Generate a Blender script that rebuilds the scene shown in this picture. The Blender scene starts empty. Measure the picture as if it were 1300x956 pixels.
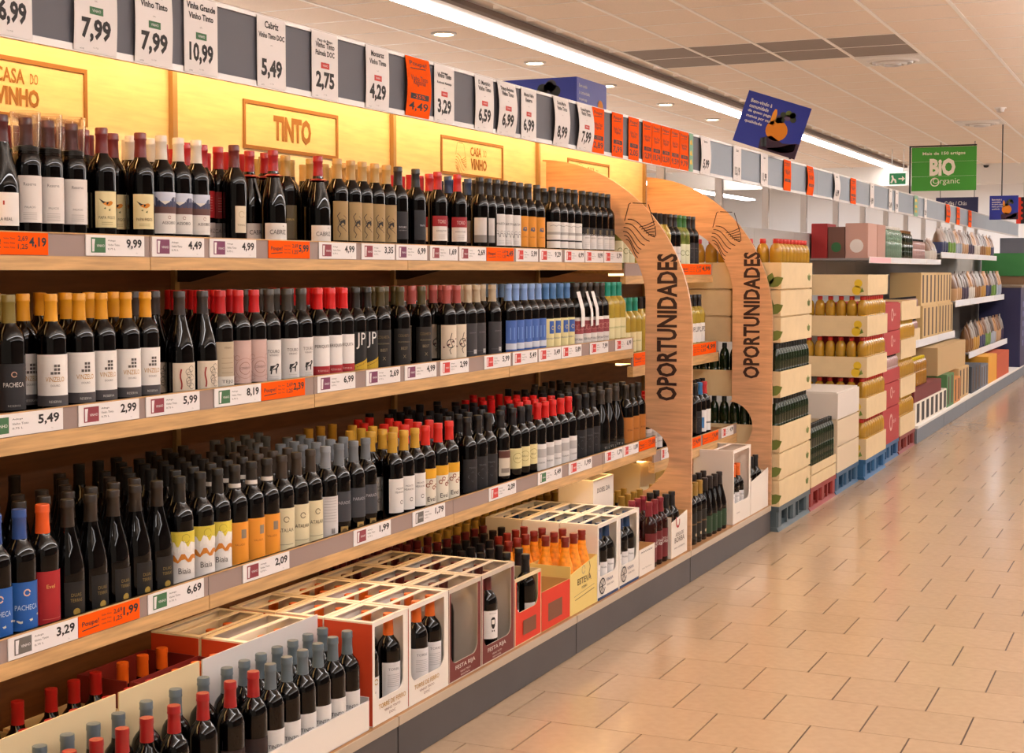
import bpy, bmesh, math, random
from mathutils import Vector
random.seed(7)
PI = math.pi
scene = bpy.context.scene
COL = scene.collection

# ------------------------------------------------------------------ camera
CX, CH = 2.55, 1.54                       # camera: 2.55 m from the shelf edge, 1.54 m above the floor
F, PPX, PPY = 1870.0, 650.0, 433.0        # focal length in pixels, principal point
TH = math.atan(855 / F); PT = math.atan(90 / F)
cam = bpy.data.cameras.new('camera'); co = bpy.data.objects.new('camera', cam); COL.objects.link(co)
cam.sensor_width = 36; cam.lens = F / 1300 * 36; cam.shift_y = -45 / 1300
cam.clip_end = 200
co.location = (CX, 0, CH); co.rotation_euler = (PI / 2 - PT, 0, TH)
scene.camera = co

# ------------------------------------------------------------------ world, exposure
w = bpy.data.worlds.new('world'); scene.world = w; w.use_nodes = True
w.node_tree.nodes['Background'].inputs[0].default_value = (1.0, 0.80, 0.62, 1)
w.node_tree.nodes['Background'].inputs[1].default_value = 0.30
vs = scene.view_settings
vs.view_transform = 'Standard'; vs.look = 'None'; vs.gamma = 1; vs.use_curve_mapping = False
vs.exposure = 0.02

# light levels (each lamp is built further down, with its fixture)
STRIP_E, FAR_E, DOWN_E = 16.0, 12.0, 22.0
LED_TOP, LED_SHELF = 34.0, 4.2
AISLE_E = 21.0

# surveyed planes of the shelving
X1, X2, X3, XK = 0.0, 0.062, 0.183, 0.361          # front of upper, middle, lower shelf and base deck
XB = -0.44                                          # back panel
S1, S2, S3, SD = 1.612, 1.178, 0.688, 0.160         # standing surfaces
YA1, YA2 = 6.92, 8.46                               # the two wooden arches
ZC = 3.47                                           # ceiling

_fw = Vector((-math.sin(TH) * math.cos(PT), math.cos(TH) * math.cos(PT), -math.sin(PT)))
_rt = Vector((math.cos(TH), math.sin(TH), 0)); _up = _rt.cross(_fw)
def _ray(x, y): return _fw + _rt * ((x - PPX) / F) - _up * ((y - PPY) / F)
def onx(x, y, X): r = _ray(x, y); t = (X - CX) / r.x; return t * r.y, CH + t * r.z     # survey: sight line met with plane x = X
def ony(x, y, Y): r = _ray(x, y); t = Y / r.y; return CX + t * r.x, CH + t * r.z

# ------------------------------------------------------------------ materials
MATS = {}
def srgb(c):
    if isinstance(c, str):
        c = c.lstrip('#'); c = [int(c[i:i + 2], 16) / 255 for i in (0, 2, 4)]
    return tuple(((v / 12.92) if v <= .04045 else ((v + .055) / 1.055) ** 2.4) for v in c)
def mat(name, col='#808080', rough=.5, metal=0, spec=.5, noise=0, nscale=20, stretch=(1, 1, 1), emit=0, trans=0, coat=0, bump=0, rand=0):
    if name in MATS: return MATS[name]
    m = bpy.data.materials.new(name); m.use_nodes = True; MATS[name] = m
    nt = m.node_tree; b = nt.nodes['Principled BSDF']
    c = srgb(col)
    b.inputs['Base Color'].default_value = (*c, 1); b.inputs['Roughness'].default_value = rough
    b.inputs['Metallic'].default_value = metal; b.inputs['Specular IOR Level'].default_value = spec
    b.inputs['Transmission Weight'].default_value = trans; b.inputs['Coat Weight'].default_value = coat
    if emit:
        b.inputs['Emission Color'].default_value = (*c, 1); b.inputs['Emission Strength'].default_value = emit
    src = None
    if noise or bump:
        tc = nt.nodes.new('ShaderNodeTexCoord'); mp = nt.nodes.new('ShaderNodeMapping'); nz = nt.nodes.new('ShaderNodeTexNoise')
        mp.inputs['Scale'].default_value = stretch; nz.inputs['Scale'].default_value = nscale; nz.inputs['Detail'].default_value = 5
        nt.links.new(tc.outputs['Object'], mp.inputs[0]); nt.links.new(mp.outputs[0], nz.inputs[0])
        rp = nt.nodes.new('ShaderNodeValToRGB')
        rp.color_ramp.elements[0].position = .3; rp.color_ramp.elements[1].position = .7
        rp.color_ramp.elements[0].color = (*[v * (1 - noise) for v in c], 1)
        rp.color_ramp.elements[1].color = (*[min(1, v * (1 + noise)) for v in c], 1)
        nt.links.new(nz.outputs[0], rp.inputs[0]); src = rp.outputs[0]
        if bump:
            bp = nt.nodes.new('ShaderNodeBump'); bp.inputs['Strength'].default_value = bump; bp.inputs['Distance'].default_value = .004
            nt.links.new(nz.outputs[0], bp.inputs['Height']); nt.links.new(bp.outputs[0], b.inputs['Normal'])
    if rand:
        oi = nt.nodes.new('ShaderNodeObjectInfo'); hs = nt.nodes.new('ShaderNodeHueSaturation'); mr = nt.nodes.new('ShaderNodeMapRange')
        mr.inputs[3].default_value = 1 - rand; mr.inputs[4].default_value = 1 + rand
        nt.links.new(oi.outputs['Random'], mr.inputs[0]); nt.links.new(mr.outputs[0], hs.inputs['Value'])
        if src: nt.links.new(src, hs.inputs['Color'])
        else: hs.inputs['Color'].default_value = (*c, 1)
        src = hs.outputs[0]
    if src: nt.links.new(src, b.inputs['Base Color'])
    return m
def flat(col, rough=.6):                                                  # plain paper / paint / plastic colour
    return mat('paint_%s_%d' % (col.lstrip('#'), int(rough * 100)), col, rough)
def lamp(name, col, e): return mat(name, col, .5, emit=e)

M_wood = mat('shelf_wood', '#c9a06c', .45, noise=.22, nscale=9, stretch=(6, .6, 9))
M_woodd = mat('shelf_board_wood', '#a9794a', .5, noise=.22, nscale=9, stretch=(6, .6, 6))
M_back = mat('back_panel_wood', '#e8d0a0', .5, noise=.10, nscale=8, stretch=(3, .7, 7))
M_back_shade = mat('shaded_lower_panel_wood', '#6e4526', .55, noise=.2, nscale=8, stretch=(3, .7, 7))  # back panel wood darkened: shade between the lower shelves put into the colour
M_arch = mat('arch_wood', '#d6a67e', .42, noise=.16, nscale=7, stretch=(.8, 3, 9))
M_rail = mat('price_rail_taupe', '#9a8680', .4)
M_railg = mat('price_rail_grey', '#8f8c92', .4)
M_head = mat('header_grey', '#5f6068', .55)
M_alu = mat('aluminium', '#c9c2bd', .35, metal=.6)
M_kick = mat('kick_grey', '#4b4747', .5, noise=.08, nscale=5)
M_tile = mat('floor_tile_beige', '#b3987c', .17, noise=.05, nscale=28, rand=.03, spec=.45)
M_grout = mat('floor_grout', '#4a382b', .8)
M_ceil = mat('ceiling_tile', '#f0e2d4', .85, noise=.03, nscale=60)
M_grid = mat('ceiling_grid_white', '#fbf6f0', .35)
M_white = mat('white_paint', '#e9e6e2', .5)
M_glass = mat('dark_bottle_glass', '#030203', .03, spec=.45)
M_brownglass = mat('brown_red_glass', '#2a0a06', .06, spec=.3)
M_green = mat('green_bottle_glass', '#10240f', .08, spec=.6)
M_yellow = mat('white_wine_glass', '#cdb24a', .08, trans=.35)
M_oil = mat('oil_bottle_plastic', '#c4942c', .15, trans=.25)
M_clear = mat('clear_plastic', '#f4f4f4', .05, trans=1.0)
M_card = mat('kraft_cream_card', '#d8c096', .75, noise=.04, nscale=12)
M_kraft = mat('kraft_brown_card', '#b58d5c', .8, noise=.05, nscale=14)
M_black = mat('black_plastic', '#101012', .4)
M_ink = flat('#231f20', .6)

# ------------------------------------------------------------------ mesh building
class MB:
    def __init__(s): s.v = []; s.f = []; s.fm = []; s.m = []; s.smooth = []
    def mi(s, m):
        if m not in s.m: s.m.append(m)
        return s.m.index(m)
    def add(s, vs_, fs, m, smooth=False):
        n = len(s.v); k = s.mi(m); s.v += [tuple(p) for p in vs_]
        for f in fs: s.f.append(tuple(i + n for i in f)); s.fm.append(k); s.smooth.append(smooth)
        return s
    def box(s, x0, x1, y0, y1, z0, z1, m):
        v = [(x, y, z) for z in (z0, z1) for y in (y0, y1) for x in (x0, x1)]
        return s.add(v, [(0, 2, 3, 1), (4, 5, 7, 6), (0, 1, 5, 4), (2, 6, 7, 3), (0, 4, 6, 2), (1, 3, 7, 5)], m)
    def cbox(s, x0, x1, y0, y1, z0, z1, m, c=.004):                        # box with chamfered vertical edges
        p = [(x0 + c, y0), (x1 - c, y0), (x1, y0 + c), (x1, y1 - c), (x1 - c, y1), (x0 + c, y1), (x0, y1 - c), (x0, y0 + c)]
        return s.prism(p, lambda a, b, t: (a, b, t), z0, z1, m)
    def prism(s, poly, fn, t0, t1, m, mside=None):
        n = len(poly)
        ar = sum(poly[i][0] * poly[(i + 1) % n][1] - poly[(i + 1) % n][0] * poly[i][1] for i in range(n))
        if ar < 0: poly = poly[::-1]
        v = [fn(a, b, t0) for a, b in poly] + [fn(a, b, t1) for a, b in poly]
        s.add(v, [tuple(range(n))[::-1], tuple(range(n, 2 * n))], m)
        return s.add(v, [(i, (i + 1) % n, n + (i + 1) % n, n + i) for i in range(n)], mside or m)
    def lathe(s, prof, m, seg=20, c=(0, 0, 0), smooth=True):
        v = []; fs = []; n = len(prof)
        for k in range(seg):
            a = 2 * PI * k / seg
            for r, z in prof: v.append((c[0] + r * math.cos(a), c[1] + r * math.sin(a), c[2] + z))
        for k in range(seg):
            q = (k + 1) % seg
            for i in range(n - 1):
                if prof[i][0] < 1e-6: fs.append((k * n + i, q * n + i + 1, k * n + i + 1))
                elif prof[i + 1][0] < 1e-6: fs.append((k * n + i, q * n + i, k * n + i + 1))
                else: fs.append((k * n + i, q * n + i, q * n + i + 1, k * n + i + 1))
        return s.add(v, fs, m, smooth)
    def tube(s, p, q, r, m, seg=8):
        p = Vector(p); q = Vector(q); d = (q - p); a = d.orthogonal().normalized(); b = d.normalized().cross(a); v = []
        for o in (p, q):
            for k in range(seg):
                t = 2 * PI * k / seg; v.append(o + a * (r * math.cos(t)) + b * (r * math.sin(t)))
        fs = [(k, (k + 1) % seg, seg + (k + 1) % seg, seg + k) for k in range(seg)] + [tuple(range(seg))[::-1], tuple(range(seg, 2 * seg))]
        return s.add(v, fs, m, True)
    def text(s, txt, fn, m, h=None, w=None, anchor=(.5, 0), bold=0.0):     # flat lettering, fn maps (u, v) onto the surface
        vv, ff, W, H = text_geo(txt, bold)
        if not vv: return s
        sy = (h / H) if h else None; sx = (w / W) if w else None
        if sx is None: sx = sy
        if sy is None: sy = sx
        return s.add([fn((x - W * anchor[0]) * sx, (y - H * anchor[1]) * sy) for x, y in vv], ff, m)
    def stroke(s, pts, wd, fn, m):
        v = []; fs = []; n = len(pts)
        for i, (x, y) in enumerate(pts):
            a = pts[max(0, i - 1)]; b = pts[min(n - 1, i + 1)]; dx, dy = b[0] - a[0], b[1] - a[1]; L = math.hypot(dx, dy) or 1
            nx, ny = -dy / L * wd / 2, dx / L * wd / 2
            v += [fn(x + nx, y + ny), fn(x - nx, y - ny)]
        for i in range(n - 1): fs.append((2 * i, 2 * i + 1, 2 * i + 3, 2 * i + 2))
        return s.add(v, fs, m)
    def mesh(s, name):
        me = bpy.data.meshes.new(name); me.from_pydata(s.v, [], s.f)
        for m in s.m: me.materials.append(m)
        me.polygons.foreach_set('material_index', s.fm); me.polygons.foreach_set('use_smooth', s.smooth)
        me.update()
        if any(s.smooth): me.set_sharp_from_angle(angle=math.radians(50))
        return me
    def build(s, name, parent=None, origin=None):                          # coordinates are world ones; origin goes to the base
        if parent is not None:
            L = Vector((0, 0, 0)); p = parent
            while p is not None: L += p.location; p = p.parent
            off = L
        else:
            xs = [v[0] for v in s.v]; ys = [v[1] for v in s.v]; zs = [v[2] for v in s.v]
            off = Vector(origin) if origin else Vector(((min(xs) + max(xs)) / 2, (min(ys) + max(ys)) / 2, min(zs)))
        s.v = [(a - off.x, b - off.y, c - off.z) for a, b, c in s.v]
        o = bpy.data.objects.new(name, s.mesh(name)); COL.objects.link(o)
        if parent is not None: o.parent = parent
        else: o.location = off
        return o

_TXT = {}
def text_geo(txt, bold=0.0):
    k = (txt, bold)
    if k in _TXT: return _TXT[k]
    cu = bpy.data.curves.new('t', 'FONT'); cu.body = txt; cu.size = 1; cu.resolution_u = 2; cu.offset = bold
    o = bpy.data.objects.new('t', cu); COL.objects.link(o)
    me = bpy.data.meshes.new_from_object(o.evaluated_get(bpy.context.evaluated_depsgraph_get()))
    vv = [(v.co.x, v.co.y) for v in me.vertices]; ff = [tuple(p.vertices) for p in me.polygons]
    # keep the lettering facing its reader
    out = []
    for f in ff:
        a, b, c = [vv[i] for i in f[:3]]
        out.append(f if (b[0] - a[0]) * (c[1] - a[1]) - (c[0] - a[0]) * (b[1] - a[1]) > 0 else f[::-1])
    bpy.data.objects.remove(o); bpy.data.curves.remove(cu); bpy.data.meshes.remove(me)
    if vv:
        x0 = min(v[0] for v in vv); x1 = max(v[0] for v in vv); y0 = min(v[1] for v in vv); y1 = max(v[1] for v in vv)
        vv = [(x - x0, y - y0) for x, y in vv]; r = (vv, out, max(x1 - x0, 1e-3), max(y1 - y0, 1e-3))
    else: r = ([], [], 1, 1)
    _TXT[k] = r
    return r

USED = {}
def tag(o, label, cat, group=None, kind=None):
    n = len(label.replace(',', ' ').split())
    if n > 16 or n < 4: print('LABEL LENGTH', n, label)
    o['label'] = label; o['category'] = cat
    if group: o['group'] = group
    if kind: o['kind'] = kind
    return o
def struct(o, label=None):
    o['kind'] = 'structure'
    if label: o['label'] = label
    return o
def empty(name, loc, label, cat, group=None):
    o = bpy.data.objects.new(name, None); o.empty_display_size = .05; COL.objects.link(o); o.location = loc
    return tag(o, label, cat, group)
ORD = ['first', 'second', 'third', 'fourth', 'fifth', 'sixth', 'seventh', 'eighth', 'ninth', 'tenth', 'eleventh', 'twelfth'] + ['%dth' % i for i in range(13, 60)]
def fx(X):                                                                  # print on a face that looks along +X
    return lambda y0, z0: (lambda u, v: (X, y0 + u, z0 + v))
def fy(Y):                                                                  # print on a face that looks along -Y
    return lambda x0, z0: (lambda u, v: (x0 + u, Y, z0 + v))

# ================================================================== SETTING
TX, TY = .3265, .3265                                                       # floor tiles, running bond
fl = MB().box(-8, 9, -3, 34, -.06, -.004, M_grout).build('floor'); struct(fl)
tm = MB()
g, c_ = .0022, .0
hx, hy = TX / 2 - .0028, TY / 2 - .0014
v = [(-hx, -hy, -.02), (hx, -hy, -.02), (hx, hy, -.02), (-hx, hy, -.02), (-hx, -hy, 0), (hx, -hy, 0), (hx, hy, 0), (-hx, hy, 0)]
fs = [(4, 5, 6, 7)] + [(i, (i + 1) % 4, 4 + (i + 1) % 4, 4 + i) for i in range(4)]
tm.add(v, fs, M_tile); tme = tm.mesh('tile')
rest = MB(); near = []
y_ref, x_ref = 6.166, .915
yoff = 6.20; xoff = .935
for j in range(-28, 86):
    yc = yoff + (j + .5) * TY
    if yc > 33.8: continue
    for i in range(-22, 26):
        xc = xoff + (i + .5 + (.5 if j % 2 else 0)) * TX
        lim = CX - .094 * yc + .6
        if 3.2 < yc < 20.5 and .3 < xc < lim: near.append((xc, yc))
        elif -7.8 < xc < 8.8 and yc > -2.8: rest.add([(a + xc, b + yc, z) for a, b, z in v], fs, M_tile)
near.sort(key=lambda p: p[1])
for i, (a, b) in enumerate(near):
    if i < 298:
        o = bpy.data.objects.new('tile', tme); COL.objects.link(o); o.parent = fl
        o.location = (a - fl.location.x, b - fl.location.y, 0 - fl.location.z)
    else: rest.add([(x + a, y + b, z) for x, y, z in v], fs, M_tile)
o = rest.build('distant_tiles', fl); o['kind'] = 'stuff'

# ceiling: hung tiles in a white grid, dark panels, vents
ce = MB().box(-9, 9, -3, 34, ZC + .03, ZC + .12, M_ceil).build('ceiling'); struct(ce)
CT = .6; gx0, gy0 = -.24, 12.35
M_dark = mat('dark_ceiling_panel', '#968d88', .8)
def ctile(m):
    b = MB(); h = CT / 2 - .012
    b.add([(-h, -h, .02), (h, -h, .02), (h, h, .02), (-h, h, .02), (-h + .006, -h + .006, 0), (h - .006, -h + .006, 0), (h - .006, h - .006, 0), (-h + .006, h - .006, 0)],
          [(7, 6, 5, 4)] + [(i, 4 + i, 4 + (i + 1) % 4, (i + 1) % 4) for i in range(4)], m)
    return b
ct_me, cd_me = ctile(M_ceil).mesh('ceiling_tile'), ctile(M_dark).mesh('dark_panel')
vents = [(.06, 13.85), (.06, 20.15)]
rest = MB(); src = ctile(M_ceil); cnt = 0; cand = []
for i in range(-14, 15):
    for j in range(-25, 36):
        xc, yc = gx0 + (i + .5) * CT, gy0 + (j + .5) * CT
        if yc > 28.2 or yc < -2.5 or abs(xc) > 8.7: continue
        if -2.7 < xc < -2.15: continue                                       # recess of the long strip light
        if any(abs(xc - a) < .2 and abs(yc - b) < .2 for a, b in vents): continue
        dark = -2.04 < xc < .36 and gy0 < yc < gy0 + 1.2
        vis = yc > 6.3 and (xc > -5.2 - .1 * (yc - 8)) and xc < CX - .094 * yc + .35
        cand.append((0 if dark else 1, not vis, yc, xc, dark))
cand.sort()
for k, (_, nv, yc, xc, dark) in enumerate(cand):
    if not nv and cnt < 298:
        o = bpy.data.objects.new('dark_panel' if dark else 'ceiling_tile', cd_me if dark else ct_me); COL.objects.link(o); o.parent = ce; cnt += 1
        o.location = (xc - ce.location.x, yc - ce.location.y, ZC - ce.location.z)
    else: rest.add([(a + xc, b + yc, z + ZC) for a, b, z in src.v], src.f, M_ceil)
o = rest.build('distant_ceiling_tiles', ce); o['kind'] = 'stuff'
for i in range(-14, 16):
    x = gx0 + i * CT
    if -2.6 < x < -2.3: continue
    MB().box(x - .014, x + .014, -2.6, 28.2, ZC - .004, ZC + .03, M_grid).build('grid_bar', ce)
cross = MB()
for j in range(-25, 28):
    y = gy0 + j * CT
    if y > -2.6:
        cross.box(-8.7, -2.7, y - .006, y + .006, ZC - .001, ZC + .03, M_grid); cross.box(-2.15, 8.7, y - .006, y + .006, ZC - .001, ZC + .03, M_grid)
o = cross.build('cross_bars', ce); o['kind'] = 'stuff'
struct(MB().box(-9, 9, 34, 34.2, 0, ZC + .1, M_white).build('wall_far'))
struct(MB().box(-9, 9, 28.22, 28.4, 3.12, ZC + .1, M_white).build('trim_1'), 'white bulkhead where the ceiling steps down at the far end')
struct(MB().box(8.9, 9.1, -3, 34, 0, ZC + .1, mat('wall_taupe', '#6f6258', .7)).build('wall_right'))
struct(MB().box(-9.1, -8.9, -3, 34, 0, ZC + .1, M_white).build('wall_left'))

for k, (a, b) in enumerate(vents):
    t = empty('ceiling_vent', (a, b, ZC - .02), 'round white ceiling vent ' + ('beside the dark ceiling panels' if k == 0 else 'above the green hanging sign'), 'vent', 'ceiling vents')
    MB().box(a - .29, a + .29, b - .29, b + .29, ZC - .012, ZC + .01, M_white).build('plate', t)
    for i, r in enumerate((.24, .19, .14, .09)):
        z = ZC - .014 - .01 * i
        MB().lathe([(r, ZC - .012), (r - .012, z - .014), (r - .035, z - .014), (r - .04, ZC - .012)], M_alu if i % 2 else M_white, 28, (a, b, 0)).build('ring', t)

# ---- lamps of the room
def strip_light(x0, x1, y0, y1, e, label, col='#fbf7f6', trim=True, drop=.0):
    t = empty('strip_light', ((x0 + x1) / 2, (y0 + y1) / 2, ZC - .05), label, 'lamp', 'long ceiling strip lights')
    MB().box(x0, x1, y0, y1, ZC - drop - .025, ZC - drop, lamp('strip_tube_%d_%s' % (int(e * 10), col[1:]), col, e)).build('diffuser', t)
    if trim:
        MB().box(x1 + .002, x1 + .149, y0, y1, ZC - .012, ZC + .01, M_white).build('reflector', t)
        MB().box(x1 + .15, x1 + .215, y0, y1, ZC - .03, ZC + .01, mat('lamp_track_grey', '#6f5f55', .6)).build('track', t)
        MB().box(x0 - .03, x0 - .002, y0, y1, ZC - .02, ZC + .01, M_white).build('edge', t)
strip_light(-2.60, -2.42, -2, 28.1, STRIP_E, 'long white strip light running over the wine shelving along the ceiling')
strip_light(2.62, 2.82, -2, 28.1, AISLE_E, 'long white strip light over the middle of the tiled aisle', trim=False, drop=.55)
strip_light(6.2, 6.4, -2, 28.1, AISLE_E * .6, 'long white strip light over the right-hand side of the store', trim=False, drop=.55)
strip_light(-5.3, -5.1, -2, 28.1, AISLE_E, 'long white strip light hung over the neighbouring aisle', trim=False, drop=.55)
for i, y in enumerate((8.92, 10.78, 12.63, 14.50, 16.40, 18.28, 20.15)):
    t = empty('downlight', (-2.99, y, ZC - .02), 'small round warm ceiling downlight, %s along the row behind the header' % ORD[i], 'lamp', 'warm ceiling downlights')
    MB().lathe([(.105, ZC + .0), (.105, ZC - .012), (.08, ZC - .016), (.08, ZC - .004)], M_alu, 24, (-2.99, y, 0)).build('ring', t)
    MB().lathe([(0, ZC - .006), (.08, ZC - .006)], lamp('downlight_glow', '#ffe0b0', DOWN_E), 24, (-2.99, y, 0)).build('bulb', t)
for i, (x, y) in enumerate(((-5, 31), (-1.5, 31), (1.5, 31), (5, 31))):
    t = empty('ceiling_panel_light', (x, y, 3.1), 'square bright panel light at the far end, %s from left' % ORD[i], 'lamp', 'far panel lights')
    MB().box(x - .8, x + .8, y - .8, y + .8, 3.36, 3.4, lamp('far_panel', '#f4f6ff', FAR_E)).build('diffuser', t)
    MB().box(x - .84, x + .84, y - .84, y + .84, 3.4, 3.44, M_white).build('housing', t)

# ================================================================== WINE SHELVING
rack = empty('shelving_frame', (XB, 4.5, 0), 'tall wooden wine shelving frame with golden back panels and grey base', 'shelving')
YB = [1.0, 2.42, 3.892, 5.342, 6.835, 8.44]
for a, b in zip(YB, YB[1:]):
    MB().box(XB - .02, XB, a + .002, b - .002, .16, 1.585, M_back_shade).build('back_panel', rack)
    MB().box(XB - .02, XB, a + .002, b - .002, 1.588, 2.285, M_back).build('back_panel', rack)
for a in YB[1:]:
    MB().box(XB + .001, XB + .018, a - .012, a + .012, .17, 2.3, mat('upright_bronze', '#a98d62', .4, metal=.4)).build('upright', rack)
YK = [1.0, 2.47, 3.947, 5.417, 6.907, 8.45]
for a, b in zip(YK, YK[1:]):
    MB().box(XB, XK - .006, a + .002, b - .002, .125, SD - .001, M_woodd).build('deck_board', rack)
    MB().box(XK - .03, XK - .004, a + .004, b - .004, .003, .128, M_kick).build('kick_panel', rack)
    MB().box(XK - .028, XK, a + .003, b - .003, .13, SD - .0015, mat('deck_edge', '#b9a791', .4)).build('deck_edge', rack)
MB().box(XB - .02, -.03, 1.0, 8.44, 2.288, 2.302, M_woodd).build('light_stop_canopy', rack)  # unseen top board, added to keep the header LED light off the ceiling
MB().box(XB - .02, XK - .03, 8.442, 8.455, .0, .16, M_kick).build('deck_end', rack)

def shelf(x, surf, strip, lip, bot, y0, y1, label, xb=XB + .022, brackets=()):
    """one shelf board: board, wooden lip, price rail; strip = (z0, z1)"""
    t = empty('wall_shelf', ((x + xb) / 2, (y0 + y1) / 2, bot), label, 'shelf', 'wooden wine shelves')
    MB().box(xb, x - .012, y0 + .0015, y1 - .0015, surf - .024, surf - .0006, M_woodd).build('board', t)
    MB().box(x - .03, x, y0 + .0015, y1 - .0015, bot, strip[0], M_wood).build('lip', t)
    b = MB().box(x - .012, x - .003, y0 + .0015, y1 - .0015, strip[0], strip[1], M_rail)
    b.box(x - .012, x + .001, y0 + .0015, y1 - .0015, strip[1] - .003, strip[1], M_wood)
    b.build('price_rail', t)
    for yb in brackets:
        MB().prism([(xb, surf - .024), (xb, surf - .11), (xb + .05, surf - .11), (xb + .33, surf - .045), (xb + .33, surf - .024)], lambda a, c, q: (a, q, c), yb - .004, yb + .004, mat('bracket_dark', '#2c1c12', .5)).build('bracket', t)
    # LED profile under the shelf, behind the lip
    MB().box(x - .10, x - .07, y0 + .02, y1 - .02, surf - .036, surf - .0245, lamp('led_warm_deck' if x == X3 else 'led_warm_shelf', '#ffcf88', LED_SHELF * (3.2 if x == X3 else 1))).build('led_profile', t)
    return t
B1 = [1.75, 3.224, 4.676, 6.159, 6.895]; B2 = [1.9, 2.47, 3.947, 5.417, 6.895]
nm = ['at the near left end', 'second from the left', 'third from the left', 'ending at the arch']
for i in range(4):
    ya, yb = B1[i], B1[i + 1]
    shelf(X1, S1, (1.575, 1.634), 0, 1.54, ya, yb, 'upper wooden wine shelf with taupe price rail, length ' + nm[i], brackets=[q for q in YB if ya < q < yb])
    shelf(X3, S3, (.668, .724), 0, .630, ya, yb, 'lower wooden wine shelf with taupe price rail, length ' + nm[i], brackets=[q for q in YB if ya < q < yb])
    ya, yb = B2[i], B2[i + 1]
    shelf(X2, S2, (1.15, 1.208), 0, 1.108, ya, yb, 'middle wooden wine shelf with taupe price rail, length ' + nm[i], brackets=[q for q in YB if ya < q < yb])
# bay between the arches
def z2(px, py): return ony(px, py, 8.43)[1]
ZB1, ZB2, ZB3 = (z2(904, 358), z2(904, 349), z2(904, 335)), (z2(914, 458), z2(914, 447), z2(914, 432)), (z2(938, 561), z2(938, 550), z2(938, 537))
XB1, XB2, XB3 = 0.0, .04, .155
SB = []
for k, (x, zz) in enumerate(((XB1, ZB1), (XB2, ZB2), (XB3, ZB3))):
    shelf(x, zz[2] - .03, (zz[1], zz[2]), 0, zz[0], 6.945, 8.435, '%s wooden shelf of the bay between the two wooden arches' % ('upper', 'middle', 'lower')[k]); SB.append(zz[2] - .03)

# header fascia
HB, HT = 2.092, 2.312
head = empty('header_fascia', (-.02, 12, HB), 'long grey header fascia with silver rails above the shelves', 'fascia')
MB().box(-.022, -.006, 1.0, 26, HB, HB + .018, M_alu).build('bottom_rail', head)
MB().box(-.022, -.006, 1.0, 26, HT - .012, HT, M_alu).build('top_rail', head)
hs = [1.0, 2.45] + [3.80 + 1.475 * i for i in range(16)]
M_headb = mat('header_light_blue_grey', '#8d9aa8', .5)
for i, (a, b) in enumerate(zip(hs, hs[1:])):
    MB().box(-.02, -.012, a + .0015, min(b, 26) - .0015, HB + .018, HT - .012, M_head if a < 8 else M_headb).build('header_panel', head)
for y in [8.7 + 1.25 * i for i in range(13)]:
    MB().box(XB + .0, XB + .05, y - .02, y + .02, 1.861, HT, M_alu).build('hanger_post', head)
    MB().box(XB + .05, -.022, y - .008, y + .008, HT - .06, HT - .02, M_alu).build('hanger_arm', head)
MB().box(-.22, -.18, 1.1, 8.40, 2.264, 2.284, lamp('led_warm_header', '#ffcd8a', LED_TOP)).build('led_profile', head)

# golden signs on the back panel
M_frame = mat('sign_brown', '#8f642c', .6)
def frame_sign(ya, yb, kind, label):
    t = empty('wall_sign', (XB + .004, (ya + yb) / 2, 1.965), label, 'sign', 'thin framed signs on the golden back panel')
    z0, z1, X, wd = 1.965, 2.135, XB + .005, .013
    b = MB()
    for q in ((ya, ya + wd, z0, z1), (yb - wd, yb, z0, z1), (ya + wd, yb - wd, z0, z0 + wd), (ya + wd, yb - wd, z1 - wd, z1)): b.box(XB + .001, X, q[0], q[1], q[2], q[3], M_frame)
    b.build('frame', t); f = fx(XB + .0015); yc = (ya + yb) / 2; b = MB()
    if kind == 'tinto': b.text('TINTO', f(yc, 2.005), M_frame, h=.092, w=.25, bold=.05)
    else:
        d = .08
        b.text('CASA', f(yc + d - .05, 2.062), M_frame, h=.042, w=.115, bold=.025); b.text('DO', f(yc + d + .045, 2.066), M_frame, h=.03, w=.032)
        b.text('VINHO', f(yc + d - .02, 2.0), M_frame, h=.052, w=.17, bold=.045)
        glass_logo(b, f(yc - .13, 1.985), .13, M_frame, .0025)
    b.build('lettering', t)
def glass_logo(b, fn, h, m, wd):
    """wine glass bowl drawn in lines with wavy vineyard rows"""
    P = lambda pts: [(x * h, y * h) for x, y in pts]
    b.stroke(P([(-.36, .56), (-.25, .97), (-.2, 1.0)]), wd, fn, m); b.stroke(P([(-.15, 1.0), (.2, .98)]), wd, fn, m)
    b.stroke(P([(.26, .96), (.42, .45)]), wd, fn, m); b.stroke(P([(.44, .42), (.46, .18), (.38, .17)]), wd, fn, m)
    for k in range(6):
        y0 = .60 - k * .10; x0 = -.28 - .12 * math.sin(k * .55)
        n = 10; pts = []
        for i in range(n + 1):
            q = i / n; x = x0 + q * (.72 - .08 * k); pts.append((x, y0 - .40 * q + .07 * math.sin(q * 5.5)))
        b.stroke(P(pts), wd, fn, m)
    for k in range(5):
        b.stroke(P([(.02 + .06 * k, .40 - .05 * k), (.2 + .03 * k, .44 - .055 * k), (.43, .54 - .085 * k)]), wd, fn, m)
frame_sign(2.80, 3.49, 'casa', 'thin framed CASA DO VINHO sign at the left end of the back panel')
frame_sign(4.29, 4.918, 'tinto', 'thin framed TINTO sign on the golden back panel')
frame_sign(5.783, 6.431, 'casa', 'thin framed CASA DO VINHO sign just left of the first arch')
frame_sign(7.24, 7.86, 'none', 'thin empty-looking framed sign behind the first wooden arch')

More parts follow.
